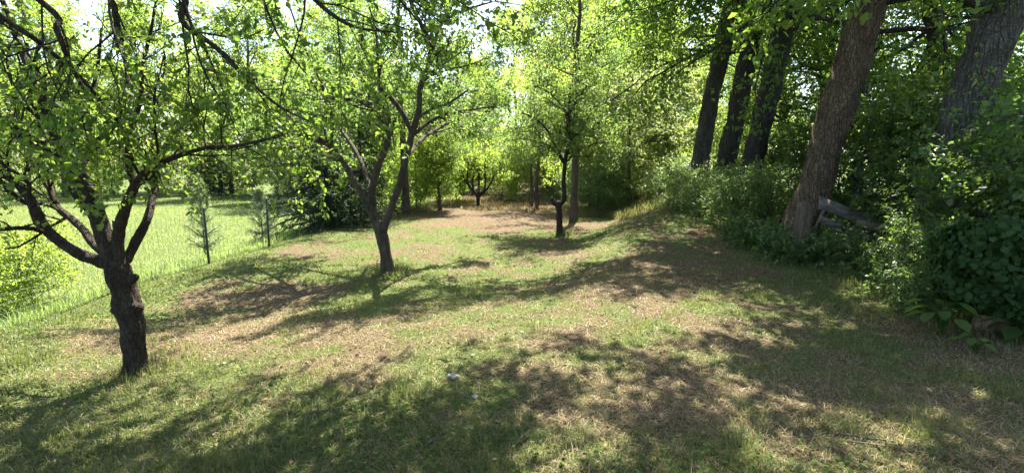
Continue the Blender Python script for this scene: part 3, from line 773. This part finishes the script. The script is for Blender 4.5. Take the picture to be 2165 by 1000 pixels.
# ------------------------------------------------------------------ the big leaning trunks at the wood edge
def big_trunk(seed, line, dep, mat, label, reach=(), sides=22, nl=14, low=.70, thin=.86):
    rng = np.random.default_rng(seed)
    pts, rad = hero_line(line, dep, thin)
    g = np.array([pts[0][0], pts[0][1], gz(pts[0][0], pts[0][1])])
    root = empty('woodland_tree', g)
    tag(root, label, 'tree', 'big leaning trees at the wood edge')
    d = unit(pts[-1] - pts[-3])
    ext = [pts[-1] + d * k + np.array([.05 * k, .08 * k, 0.12 * k]) for k in (1.5, 3.5, 6.0)]
    pts = np.concatenate([pts, ext]); rad = np.concatenate([rad, rad[-1] * np.array([.8, .55, .2])])
    acc = Acc()
    sp, sr = smooth_line(pts, rad, 12)
    tube(acc, sp - g, sr, sides * 2, lump=.2, rng=rng, furrow=.26)
    link('trunk', acc.mesh('leaning_trunk', mat), root)
    lv = Leaves(); acc = Acc()
    pr = dict(trop=[.0, -.03, -.05], dens=[2.6, 3.2, 4], ratio=.55, twig=.7, per_m=60, leaf=.115, ang=.85, wig=.17, minr=.010, up=.9, cloud=.13)
    m = len(sp)
    for i in range(nl):
        k = int(m * (low + (.99 - low) * (i + rng.random()) / nl)); k = min(k, m - 2)
        a = i * 2.399 + rng.random()
        el = rng.uniform(-.1, .5)
        dd = np.array([math.cos(a) * math.cos(el), math.sin(a) * math.cos(el), math.sin(el)])
        grow(rng, acc, lv, sp[k] - g, dd, rng.uniform(1.8, 3.2) * (1.35 if dd[0] < 0 else 1), max(sr[k] * .2, .03), 0, 2, pr)
    for tgt in reach:            # long unseen boughs above the frame, added to shade the lawn
        k = int(m * (.66 + .2 * rng.random())); a0 = sp[k]; tg = np.array(tgt, float)
        mid = (a0 + tg) / 2 + np.array([rng.normal() * .2, rng.normal() * .2, .7])
        bp, br = smooth_line([a0, a0 * .75 + mid * .25 + [0, 0, .25], mid, tg], [.07, .06, .045, .012], 6)
        tube(acc, bp - g, br, 8, lump=.1, rng=rng)
        L = float(np.linalg.norm(np.diff(bp, axis=0), axis=1).sum()); k1 = int(len(bp) * .4)
        branch_children(rng, acc, lv, (bp - g)[k1:], br[k1:] * .7, L * .5, 0, 2, dict(pr, dens=[5, 4, 4], maxlen=1.4, twig=.55, leaf=.12, per_m=58, cloud=.10), 0.0)
    link('limbs', acc.mesh('leaning_limbs', M['bark_dark']), root)
    link('crown', lv.mesh('leaning_crown', M['leaf_wood'], rng, .6), root)

big_trunk(41, [(1668, 540, 58), (1676, 512, 47), (1695, 470, 42), (1718, 410, 38), (1742, 330, 37), (1763, 260, 37), (1785, 190, 36), (1808, 110, 36), (1828, 40, 35), (1850, -40, 34)], 9.6, M['bark_wood'],
          'thick brown leaning trunk behind the broken fence at the wood edge',
          [(3.6, 6.6, 6.2), (2.2, 7.2, 6.6), (4.4, 5.4, 5.9), (3.0, 5.2, 6.8), (.8, 7.3, 7.2), (1.6, 5.8, 7.4)], nl=11, low=.6)
big_trunk(42, [(1992, 440, 56), (2008, 360, 52), (2042, 250, 48), (2072, 160, 46), (2105, 70, 45), (2135, -20, 44)], 7.6, M['bark_grey'],
          'massive grey trunk leaning out of the top right corner', nl=9, low=.48)
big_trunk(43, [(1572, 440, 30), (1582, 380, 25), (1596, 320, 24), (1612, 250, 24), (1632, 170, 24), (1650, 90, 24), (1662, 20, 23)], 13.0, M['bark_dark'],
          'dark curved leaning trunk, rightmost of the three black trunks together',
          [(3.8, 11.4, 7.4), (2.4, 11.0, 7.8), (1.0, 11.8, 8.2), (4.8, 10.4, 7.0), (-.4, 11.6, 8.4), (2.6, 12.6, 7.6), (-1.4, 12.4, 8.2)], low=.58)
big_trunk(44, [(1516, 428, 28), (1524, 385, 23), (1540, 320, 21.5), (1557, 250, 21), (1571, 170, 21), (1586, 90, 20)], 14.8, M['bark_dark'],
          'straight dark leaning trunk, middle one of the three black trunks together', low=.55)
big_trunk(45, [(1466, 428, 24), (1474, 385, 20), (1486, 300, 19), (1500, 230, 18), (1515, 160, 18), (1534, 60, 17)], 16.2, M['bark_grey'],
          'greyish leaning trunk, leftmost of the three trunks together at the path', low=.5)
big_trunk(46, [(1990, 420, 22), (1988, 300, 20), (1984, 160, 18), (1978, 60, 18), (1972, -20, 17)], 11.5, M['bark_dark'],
          'slim upright dark trunk behind the massive grey trunk', sides=14, nl=6)

# upright trunks beyond the lawn
def slim_tree(seed, px, pyb, wpx, label, h=8.0, leafm='leaf_bright', dep=None):
    rng = np.random.default_rng(seed)
    g = G(px, pyb) if dep is None else spot(px, dep)
    dep = g[1]; r = wpx / F * dep / 2
    root = empty('woodland_tree', g); tag(root, label, 'tree')
    acc = Acc(); lv = Leaves()
    n = 10; ts = np.linspace(0, 1, n)
    wob = np.cumsum(rng.normal(size=(n, 2)) * .05, axis=0); wob -= wob[0]
    pts = np.stack([wob[:, 0], wob[:, 1], ts * h - .15], 1); rad = r * (1 - .75 * ts) * (1 + .35 * np.exp(-ts * 25))
    sp, sr = smooth_line(pts, rad, 4)
    tube(acc, sp, sr, 12, lump=.12, rng=rng)
    link('trunk', acc.mesh('slim_trunk', M['bark_far']), root)
    acc = Acc()
    pr = dict(trop=[.02, -.01, -.04], dens=[2.6, 3, 4], ratio=.55, twig=.6, per_m=60, leaf=.11, ang=.85, wig=.17, minr=.008, up=.7, cloud=.13)
    for i in range(12):
        t = .38 + .6 * (i + rng.random()) / 12
        x = t * (len(sp) - 1); k = min(int(x), len(sp) - 2)
        a = i * 2.399; el = rng.uniform(.1, .7)
        grow(rng, acc, lv, sp[k], np.array([math.cos(a) * math.cos(el), math.sin(a) * math.cos(el), math.sin(el)]), rng.uniform(1.0, 2.2) * (1.35 if h > 8 else 1), sr[k] * .4, 0, 2, pr)
    link('limbs', acc.mesh('slim_limbs', M['bark_far']), root)
    link('crown', lv.mesh('slim_crown', M[leafm], rng, .55), root)
slim_tree(51, 858, 452, 17, 'straight brown trunk just right behind the forked fruit tree', 9.5, 'leaf_plum')
slim_tree(52, 1213, 468, 17, 'straight thick trunk just right of the slender young tree', 9.0, 'leaf_plum')
slim_tree(53, 1134, 444, 9, 'thin dark trunk at the far edge left of the slender young tree', 6.0)
slim_tree(54, 1122, 440, 7, 'thinner reddish trunk, left one of two thin trunks at far edge', 6.0)
slim_tree(55, 490, 412, 9, 'lone thin trunk at the far side of the sunny meadow', 6.5, 'leaf_pale')

# ------------------------------------------------------------------ dark spruce and young pines behind the fence
def conifer(name, seed, loc, height, radius, label, leafm, bark, per_m, leaf, droop=-.25, whorls=14, candles=False, aspect=.22):
    rng = np.random.default_rng(seed)
    root = empty(name, loc); tag(root, label, 'tree')
    acc = Acc(); lv = Leaves()
    ts = np.linspace(0, 1, 8)
    tube(acc, np.stack([0 * ts, 0 * ts, ts * height - .1], 1), radius * .055 * (1.05 - ts), 10)
    link('trunk', acc.mesh(name + '_trunk', bark), root)
    acc = Acc()
    pr = dict(trop=[droop * .15, -.03, -.02], dens=[8, 8], ratio=.38, twig=radius * .16, per_m=per_m, leaf=leaf, ang=.9, wig=.08, minr=.004, spread=.75, up=1.3, t0=.08, cloud=.03)
    for w in range(whorls):
        t = .05 + .92 * (w + .5) / whorls
        nb = 6
        for b in range(nb):
            a = b * 6.283 / nb + w * .7 + rng.random() * .4
            L = radius * (1.02 - t) * (.8 + .35 * rng.random()) + .08
            d = unit(np.array([math.cos(a), math.sin(a), droop + .55 * t * (1 if not candles else 2.5)]))
            grow(rng, acc, lv, np.array([0, 0, t * height]), d, L, .012 + .01 * radius * (1 - t), 1, 2, pr)
    if candles:
        for i in range(14):
            a = rng.random() * 6.28; rr = radius * .35 * rng.random()
            z = height * (.98 - .9 * rr / radius)
            p0 = np.array([math.cos(a) * rr, math.sin(a) * rr, z])
            q = np.stack([p0 + np.array([0, 0, .07]) * k for k in range(4)])
            leaf_twig(rng, lv, q, per_m * 2, leaf * .8, .5, .3)
    link('boughs', acc.mesh(name + '_boughs', bark), root)
    link('crown', lv.mesh(name + '_crown', M[leafm], rng, aspect), root)
    return lv.count()
print('spruce', conifer('spruce_tree', 61, spot(690, 15.5), 4.2, 2.3, 'dark spruce with drooping boughs behind the fence end', 'leaf_spruce', M['bark_dark'], 70, .11, -.3, 15))
conifer('spruce_tree', 62, spot(765, 17.5), 5.0, 1.9, 'darker narrow spruce directly behind the forked fruit tree', 'leaf_spruce', M['bark_dark'], 60, .11, -.3, 14)
conifer('spruce_tree', 63, spot(470, 42), 6.0, 3.0, 'distant dark spruce behind the lone meadow trunk', 'leaf_spruce', M['bark_dark'], 40, .16, -.2, 12)
conifer('pine_tree', 64, spot(424, 11.3), 1.75, .46, 'pale young pine behind the nearest visible fence post', 'leaf_pine', M['bark_far'], 330, .10, .55, 6, True, .11)
conifer('pine_tree', 65, spot(550, 13.3), 1.5, .42, 'pale young pine behind the second fence post', 'leaf_pine', M['bark_far'], 330, .10, .55, 6, True, .11)

# ------------------------------------------------------------------ wire fence along the left
def wire_fence():
    bases = [G(442, 558), G(569, 522), G(657, 491)]
    d = (bases[2] - bases[0]) / 2
    dirv = unit(np.array([d[0], d[1], 0])); step = 2.1
    b0 = bases[0]
    posts = [b0 - dirv * step * 2, b0 - dirv * step, b0, bases[1], bases[2], bases[2] + dirv * step, bases[2] + dirv * step * 2]
    posts = [np.array([p[0], p[1], gz(p[0], p[1])]) for p in posts]
    root = empty('wire_fence', posts[0]); org = posts[0]
    tag(root, 'green wire mesh fence on thin posts between orchard and meadow', 'fence')
    hgt = 1.12
    for p in posts:
        acc = Acc()
        lean = np.array([RNG.normal() * .025, RNG.normal() * .02, 0])
        tube(acc, np.array([p - [0, 0, .15], p + [0, 0, .4] + lean * .4, p + [0, 0, hgt] + lean, p + [0, 0, hgt + .03] + lean]) - org, [.025, .025, .025, .014], 8)
        po = link('post', acc.mesh('post', M['post']), root)
        acc = Acc()
        tube(acc, np.array([p + [0, 0, hgt + .02] + lean, p + [0, 0, hgt + .045] + lean]) - org, [.026, .02], 8)
        link('cap', acc.mesh('post_cap', M['post']), po)
    acc = Acc()
    for a, b in zip(posts[:-1], posts[1:]):
        for h in np.linspace(.08, hgt - .04, 9):
            t = np.linspace(0, 1, 5)[:, None]
            q = a + (b - a) * t + np.array([0, 0, h]); q[:, 2] -= (.02 * np.sin(np.pi * t[:, 0]))
            tube(acc, q - org, np.full(5, .0022), 3, cap=False)
        for s in np.arange(.1, np.linalg.norm(b - a), .11):
            q = a + (b - a) * (s / np.linalg.norm(b - a))
            tube(acc, np.array([q + [0, 0, .06], q + [0, 0, hgt - .05]]) - org, [.0016, .0016], 3, cap=False)
    link('wire_mesh', acc.mesh('wire_mesh', M['wire']), root)
    return posts
FENCE = wire_fence()

# ------------------------------------------------------------------ broken timber fence beside the leaning trunk
def board(acc, a, b, wdt, thk, up=(0, 0, 1), rng=RNG):
    """a weathered board from a to b: slightly bowed, chipped ends"""
    a = np.asarray(a, float); b = np.asarray(b, float)
    T = unit(b - a); U = np.asarray(up, float); U = unit(U - T * U.dot(T)); N = np.cross(T, U)
    n = 9
    V = []
    for i, t in enumerate(np.linspace(0, 1, n)):
        c = a + (b - a) * t + N * .012 * math.sin(math.pi * t) + U * rng.normal() * .004
        w = wdt * (1 + rng.normal() * .025) * .5; h = thk * .5
        for su, sn in ((-1, -1), (1, -1), (1, 1), (-1, 1)):
            e = T * rng.normal() * (.02 if i in (0, n - 1) else 0)
            V.append(c + U * su * w + N * sn * h + e)
    V = np.array(V); k = 4
    i = np.arange(n - 1)[:, None] * k; j = np.arange(k)[None, :]; j2 = (j + 1) % k
    Fq = np.stack([i + j, i + j2, i + k + j2, i + k + j], -1).reshape(-1, 4)
    acc.add(V, [Fq, np.array([[3, 2, 1, 0]]), np.array([[0, 1, 2, 3]]) + (n - 1) * k])

def broken_fence():
    rng = np.random.default_rng(71)
    g = G(1692, 546); dep = g[1]
    root = empty('broken_fence', g); org = g
    tag(root, 'collapsed weathered timber fence with a log post and sagging boards', 'fence')
    def part(name, mat, f):
        acc = Acc(); f(acc); link(name, acc.mesh('fence_' + name, mat, smooth=False), root)
    def log(acc):
        p, r = hero_line([(1688, 552, 19), (1690, 530, 17), (1695, 490, 16), (1699, 455, 16), (1701, 436, 15), (1702, 430, 11)], dep)
        p, r = smooth_line(p, r, 5); tube(acc, p - org, r, 16, lump=.14, rng=rng)
    part('post', M['timber'], log)
    A = lambda x, y, dd=0: P(x, y, dep + dd) - org
    part('board', M['board'], lambda acc: board(acc, A(1732, 428, .5), A(1872, 484, .75), .25, .03, (0, .5, 1), rng=rng))
    part('board', M['splint'], lambda acc: board(acc, A(1812, 470, .5), A(1866, 486, .42), .13, .025, rng=rng))
    part('rail', M['board'], lambda acc: board(acc, A(1733, 464, .1), A(1850, 508, .3), .12, .04, rng=rng))
    part('brace', M['timber'], lambda acc: board(acc, A(1700, 532, .15), A(1742, 446, .25), .06, .04, rng=rng))
    part('stake', M['splint'], lambda acc: board(acc, A(1787, 580, -.2), A(1828, 512, .1), .09, .05, rng=rng))
    part('stake', M['timber'], lambda acc: board(acc, A(1872, 572, -.3), A(1880, 535, -.2), .12, .05, rng=rng))
broken_fence()

# ------------------------------------------------------------------ ivy-covered stump on the right
def ivy_stump():
    rng = np.random.default_rng(81)
    g = G(2095, 706); dep = g[1]
    root = empty('tree_stump', g); org = g
    tag(root, 'tree stump smothered in dark ivy at the right edge', 'stump')
    acc = Acc()
    p, r = hero_line([(2083, 716, 40), (2092, 695, 32), (2102, 660, 30), (2112, 600, 36), (2118, 530, 38), (2120, 480, 34), (2121, 470, 20)], dep + .15)
    p, r = smooth_line(p, r, 6); tube(acc, p - org, r, 18, lump=.3, rng=rng)
    link('trunk', acc.mesh('stump_trunk', M['splint']), root)
    lv = Leaves()
    n = 9000
    t = rng.random(n); a = rng.random(n) * 2 * np.pi
    c0 = P(2118, 462, dep + .15) - org; c1 = P(2106, 650, dep + .15) - org
    R = .24 + .34 * (noise2(np.cos(a) * 2 + t * 3, np.sin(a) * 2 + t * 5, 1.1, 5, 3) - .35) + .1 * np.sin(t * np.pi) + rng.normal(size=n) * .045
    prof = np.where(t < .12, np.sqrt(np.clip(t / .12, 0, 1)), 1.0) * np.where(t > .82, .75 + .3 * rng.random(n), 1)
    out = np.stack([np.cos(a), np.sin(a), 0 * a], 1)
    C = c0 + (c1 - c0) * t[:, None] + out * (R * prof)[:, None]
    N = norm(out + np.array([0, 0, .45]) + rng.normal(size=(n, 3)) * .3)
    D = norm(np.array([0, 0, -1.0]) + rng.normal(size=(n, 3)) * .5 + out * .2)
    lv.add(C, D, N, .032 + .04 * rng.random(n))
    link('ivy', lv.mesh('stump_ivy', M['leaf_ivy'], rng, .95, True, .15, .2), root)
ivy_stump()

# ------------------------------------------------------------------ broad-leaved weeds near the stump
def broad_weed(seed, loc, nleaf, size, label, h=.3):
    rng = np.random.default_rng(seed)
    root = empty('broad_leaved_weed', loc); tag(root, label, 'weed')
    for i in range(nleaf):
        a = i * 2.399 + rng.random() * .5; reach = size * (.5 + .9 * rng.random()); z = h * (.55 + .6 * rng.random())
        e = np.array([math.cos(a) * reach, math.sin(a) * reach, z])
        acc = Acc()
        q, r = smooth_line([[0, 0, -.03], e * [.35, .35, .75], e], [.006, .005, .003], 4)
        tube(acc, q, r, 5, cap=False)
        st = link('stem', acc.mesh('weed_stem', M['leaf_herb'], attrs=None), root)
        lv = Leaves()
        D = unit(np.array([math.cos(a), math.sin(a), -.25])); N = unit(np.array([0, 0, 1.0]) + rng.normal(size=3) * .2)
        lv.add(e[None], D[None], N[None], np.array([size * (.8 + .5 * rng.random())]))
        link('leaf', lv.mesh('weed_leaf', M['leaf_herb'], rng, .7, True, .2, .25), st)
broad_weed(91, G(1990, 706), 14, .15, 'broad-leaved green weed left of the ivy-covered stump', .30)
broad_weed(92, G(2155, 712), 9, .17, 'broad-leaved green weed at the right edge under the ivy', .2)
broad_weed(93, G(2060, 745), 7, .09, 'small broad-leaved weed in grass before the ivy stump', .14)

# ------------------------------------------------------------------ pale shed glimpsed beyond the trees
def shed():
    loc = spot(1248, 36)
    root = empty('shed', loc); tag(root, 'small pale-roofed shed glimpsed between far tree trunks', 'shed')
    def box(name, lo, hi, mat):
        acc = Acc(); x0, y0, z0 = lo; x1, y1, z1 = hi
        V = np.array([[x0, y0, z0], [x1, y0, z0], [x1, y1, z0], [x0, y1, z0], [x0, y0, z1], [x1, y0, z1], [x1, y1, z1], [x0, y1, z1]], float)
        acc.add(V, [np.array([[0, 1, 5, 4], [1, 2, 6, 5], [2, 3, 7, 6], [3, 0, 4, 7], [4, 5, 6, 7], [3, 2, 1, 0]])])
        return link(name, acc.mesh('shed_' + name, mat, False), root)
    box('wall', (-1.3, 0, -.2), (1.3, 2.0, 1.75), M['shed_wall'])
    box('door', (-.4, -.03, 0), (.35, -.004, 1.55), M['shed_dark'])
    box('window', (.6, -.03, .9), (1.05, -.004, 1.35), M['shed_dark'])
    acc = Acc()
    for s in (0, 1):
        for k in range(14):
            x0 = -1.5 + k * 3.0 / 14; x1 = x0 + 3.0 / 14 - .012
            ya, yb = (-.25, 1.0) if s == 0 else (1.0, 2.25)
            za, zb = (1.7, 2.35) if s == 0 else (2.35, 1.7)
            V = np.array([[x0, ya, za + .05], [x1, ya, za + .05], [x1, yb, zb + .05], [x0, yb, zb + .05], [x0, ya, za], [x1, ya, za], [x1, yb, zb], [x0, yb, zb]])
            acc.add(V, [np.array([[0, 1, 2, 3], [7, 6, 5, 4], [4, 5, 1, 0], [5, 6, 2, 1], [6, 7, 3, 2], [7, 4, 0, 3]])])
    link('roof', acc.mesh('shed_roof', M['shed_roof'], False), root)
shed()

# ------------------------------------------------------------------ stones, sticks
def stone(seed, px, py, size, label):
    rng = np.random.default_rng(seed)
    g = G(px, py)
    n, m = 7, 10
    th = np.linspace(0, math.pi, n)[:, None]; ph = np.linspace(0, 2 * math.pi, m, endpoint=False)[None, :]
    r = size * (1 + .75 * (rng.random((n, m)) - .5))
    V = np.stack([r * np.sin(th) * np.cos(ph) * 1.2, r * np.sin(th) * np.sin(ph) * .9, r * np.cos(th) * .75 + 0 * ph], -1).reshape(-1, 3)
    i = np.arange(n - 1)[:, None] * m; j = np.arange(m)[None, :]
    Fq = np.stack([i + j, i + m + j, i + m + (j + 1) % m, i + (j + 1) % m], -1).reshape(-1, 4)
    o = link('stone', make_mesh('stone', V, [Fq], M['stone']), None, (g[0], g[1], g[2] + size * .3))
    tag(o, label, 'stone', 'pale stones in the grass')
stone(1, 958, 800, .034, 'largest pale stone lying in the foreground grass')
stone(2, 1005, 842, .02, 'small white stone just in front of the largest pale stone')
stone(3, 1104, 704, .016, 'small white stone farthest back, at the shadow edge')
stone(4, 1000, 753, .015, 'small white stone just behind the largest pale stone')
stone(5, 475, 770, .016, 'small pale stone in the shade right of the gnarled tree')

def twig(seed, px, py, ang, length, rad, label):
    rng = np.random.default_rng(seed); g = G(px, py)
    pts = []; x, y = g[0], g[1]; a = ang
    for k in range(9):
        pts.append([x, y, gz(x, y) + rad + .006]); a += rng.normal() * .14
        x += math.cos(a) * length / 8; y += math.sin(a) * length / 8
    pts = np.array(pts)
    acc = Acc()
    q, r = smooth_line(pts - g, np.linspace(rad, rad * .35, 9), 3); tube(acc, q, r, 6, lump=.2, rng=rng)
    q2, r2 = smooth_line([q[12], q[12] + [math.cos(ang + .7) * length * .14, math.sin(ang + .7) * length * .14, .015], q[12] + [math.cos(ang + .6) * length * .27, math.sin(ang + .6) * length * .27, .02]], [rad * .6, rad * .45, rad * .2], 4)
    tube(acc, q2, r2, 5)
    o = link('fallen_twig', acc.mesh('fallen_twig', M['timber']), None, tuple(g)); tag(o, label, 'twig', 'twigs lying on the ground')
twig(1, 1760, 920, -.5, .3, .008, 'dark crooked twig lying at the bottom right')
twig(2, 1790, 938, -.25, .55, .006, 'long pale twig lying beside the dark crooked twig')
twig(3, 900, 950, 1.0, .35, .006, 'thin twig on bare soil at the bottom centre')
twig(4, 1290, 880, .8, .3, .006, 'thin twig in straw right of the bottom centre')
twig(5, 640, 880, .45, .5, .006, 'thin twig on the soil left of the bottom centre')
twig(6, 90, 700, .1, .5, .008, 'grey stick on bare ground left of the gnarled tree')

# ------------------------------------------------------------------ turf, straw, litter
def blades(name, X, Y, Hh, Wd, tint, mat, label, cat, lean=.5, flat=False, lift=0.0):
    rng = RNG; n = len(X)
    Z = ground_z(X, Y) - .004 + lift
    a = rng.random(n) * 2 * np.pi
    D = np.stack([np.cos(a), np.sin(a), 0 * a], 1); Sx = np.stack([-np.sin(a), np.cos(a), 0 * a], 1)
    base = np.stack([X, Y, Z], 1); up = np.array([0, 0, 1.0])
    b = (rng.random(n) * lean)[:, None]; h = Hh[:, None]; w = Wd[:, None] * .5
    if flat:
        rise = (rng.random(n) * .35)[:, None]
        m = base + D * h * .5 + up * (h * rise * .5 + .012); t = base + D * h + up * (h * rise * .3 + .004)
        base = base + up * .006
    else:
        m = base + up * h * .55 * np.sqrt(1 - .5 * b * b) + D * h * b * .3
        t = base + up * h * (1 - .45 * b) + D * h * b * .95
    V = np.stack([base - Sx * w, base + Sx * w, m + Sx * w * .8, m - Sx * w * .8, t], 1).reshape(-1, 3)
    k = np.arange(n)[:, None] * 5
    me = make_mesh(name, V, [k + np.array([[0, 1, 2, 3]]), k + np.array([[3, 2, 4]])], mat, {'tint': np.repeat(tint, 5)})
    o = link(name, me); tag(o, label, cat, None, 'stuff')
    return o

def scatter(n, dmin, dmax, half=1.25, power=1.0):
    """points thinning with distance over the ground in front, a little wider than the frame"""
    u = RNG.random(n)
    if power == 1.0:
        d = dmin * (dmax / dmin) ** u
    else:
        e = 1 - power; d = (dmin ** e + u * (dmax ** e - dmin ** e)) ** (1 / e)
    x = (RNG.random(n) * 2 - 1) * half * d
    return x, d

# lawn
X, Y = scatter(400000, 1.7, 26, 1.2, 1.15)
gr = greenness(X, Y)
keep = (X > np.interp(Y, [p[1] for p in FENCE], [p[0] for p in FENCE]) - .1) & (X < 5.4 + noise2(X, Y, .7, 5) * .6) & (RNG.random(len(X)) < .25 + .85 * gr)
X, Y, gr = X[keep], Y[keep], gr[keep]
bases = [G(290, 788), G(820, 579), G(1183, 497), G(858, 452), G(1213, 468)]
bx = np.concatenate([b[0] + RNG.normal(size=700) * .2 for b in bases]); by = np.concatenate([b[1] + RNG.normal(size=700) * .2 for b in bases])
X = np.concatenate([X, bx]); Y = np.concatenate([Y, by]); gr = np.concatenate([gr, np.full(len(bx), .85)])
clump = noise2(X, Y, 2.2, 33, 2); tall = S(.56, .74, clump)
edge = S(4.0, 4.8, X)
dist = np.sqrt(X * X + Y * Y)
hh = (.015 + .04 * RNG.random(len(X)) ** 1.5 + .06 * tall * RNG.random(len(X)) + .13 * edge * RNG.random(len(X))) * (.75 + .5 * gr)
hh[-len(bx):] += .11 * RNG.random(len(bx))
ww = (.0022 + .0026 * RNG.random(len(X))) * np.clip(dist / 3.2, 1, 3.2)
tt = np.clip(.70 - .52 * gr + RNG.normal(size=len(X)) * .2, 0, 1)
blades('lawn_grass', X, Y, hh, ww, tt, M['grass'], 'short patchy lawn grass over the orchard ground', 'grass', 1.0)
print('lawn', len(X))
# dry cut grass lying on the lawn
X, Y = scatter(90000, 1.7, 22, 1.25, 1.2)
gr = greenness(X, Y)
keep = (X > -6.0) & (X < 5.2) & (RNG.random(len(X)) < 1.05 - .75 * gr)
X, Y = X[keep], Y[keep]; dist = np.sqrt(X * X + Y * Y)
blades('dry_straw', X, Y, .03 + .10 * RNG.random(len(X)) ** 1.6, (.0016 + .0018 * RNG.random(len(X))) * np.clip(dist / 3.0, 1, 3), RNG.random(len(X)), M['straw'], 'dry straw of cut grass strewn over the bare patches', 'straw', flat=True)
print('straw', len(X))
# dry stalks and seed stems standing above the turf
X, Y = scatter(5200, 1.8, 9, 1.25, 1.3)
keep = (X > -5) & (X < 5) & (noise2(X, Y, 1.4, 61, 2) > .42); X, Y = X[keep], Y[keep]
blades('dry_stalks', X, Y, .05 + .15 * RNG.random(len(X)) ** 1.5, .0022 + .0016 * RNG.random(len(X)), RNG.random(len(X)), M['straw'], 'dry stalks and seed stems standing above the turf', 'stalks', 1.3)
# meadow behind the fence, tall along the wire
n = 80000
print('posts', [tuple(p.round(2)) for p in FENCE])
Y = 3.0 + 34 * RNG.random(n) ** 1.8; fx = np.interp(Y, [p[1] for p in FENCE], [p[0] for p in FENCE])
X = fx - .06 - (.2 + 1.15 * Y) * RNG.random(n) ** 1.3
along = np.exp(-(fx - X) / .5)
hh = .05 + .09 * RNG.random(n) + .46 * along * RNG.random(n) ** 1.3
ww = (.004 + .003 * RNG.random(n)) * np.clip(np.sqrt(X * X + Y * Y) / 8, 1, 4)
blades('meadow_grass', X, Y, hh, ww, np.clip(.2 + .4 * noise2(X, Y, .5, 88, 3) + RNG.normal(size=n) * .22 - .45 * along, 0, 1), M['meadow'], 'lush sunlit meadow grass beyond the wire fence', 'grass', 1.3)
# tall wild grass where path runs out and in the far shade
n = 26000
X = 2.2 + 4.5 * RNG.random(n); Y = 15.5 + 12 * RNG.random(n)
k = (X > 3.4) | (Y > 18)
X, Y = X[k], Y[k]
blades('tall_grass', X, Y, .07 + .30 * RNG.random(len(X)) ** 1.6, .012 + .01 * RNG.random(len(X)), np.clip(.75 + RNG.normal(size=len(X)) * .2, 0, 1), M['grass'], 'tall pale wild grass at the far end of the path', 'grass', .8)
n = 16000
X = -4.5 + 7.5 * RNG.random(n); Y = 20.5 + 9 * RNG.random(n)
k = noise2(X, Y, .8, 44, 2) > .46
X, Y = X[k], Y[k]; n = len(X)
blades('tall_dry_grass', X, Y, .05 + .24 * RNG.random(n) ** 1.6, .016 + .012 * RNG.random(n), RNG.random(n), M['straw'], 'tall dry yellowish grass bank behind the vase-shaped tree', 'grass', .9)

# dead leaves and small broadleaf herbs
def flat_leaves(name, n, mat, size, label, cat, green, up=.012, aspect=.6, tilt=.35, dmax=16):
    X, Y = scatter(n, 1.7, dmax, 1.25, 1.2)
    gr = greenness(X, Y)
    keep = (X > -6) & (X < 6.5) & (RNG.random(n) < (gr + .1 if green else 1.0 - .6 * gr))
    if green: keep &= noise2(X, Y, 1.1, 77, 2) > .47
    X, Y = X[keep], Y[keep]; m = len(X)
    C = np.stack([X, Y, ground_z(X, Y) + up * (.4 + RNG.random(m) * 1.4)], 1)
    a = RNG.random(m) * 6.283
    D = np.stack([np.cos(a), np.sin(a), RNG.normal(size=m) * tilt * .6], 1)
    N = norm(np.array([0, 0, 1.0]) + RNG.normal(size=(m, 3)) * tilt)
    lv = Leaves(); lv.add(C, D, N, size * (.5 + RNG.random(m)) * np.clip(np.hypot(X, Y) / 5, 1, 2))
    o = link(name, lv.mesh(name, mat, RNG, aspect, True)); tag(o, label, cat, None, 'stuff')
flat_leaves('leaf_litter', 12000, M['leaf_dry'], .028, 'scattered brown dead leaves on the ground', 'leaves', False)
flat_leaves('lawn_herbs', 15000, M['leaf_herb'], .026, 'small broad green herb leaves among the lawn grass', 'herbs', True, .035, .7)
# litter and low growth on the floor of the wood
n = 14000
X = 4.6 + 7 * RNG.random(n); Y = 3.5 + 16 * RNG.random(n)
C = np.stack([X, Y, ground_z(X, Y) + .02 + .16 * RNG.random(n)], 1); a = RNG.random(n) * 6.283
lv = Leaves(); lv.add(C, np.stack([np.cos(a), np.sin(a), 0 * a], 1), norm(np.array([0, 0, 1.]) + RNG.normal(size=(n, 3)) * .4), .05 + .06 * RNG.random(n))
tag(link('wood_floor_plants', lv.mesh('wood_floor_plants', M['leaf_under'], RNG, .65, True)), 'low leafy ground cover on the floor of the wood', 'ground cover', None, 'stuff')
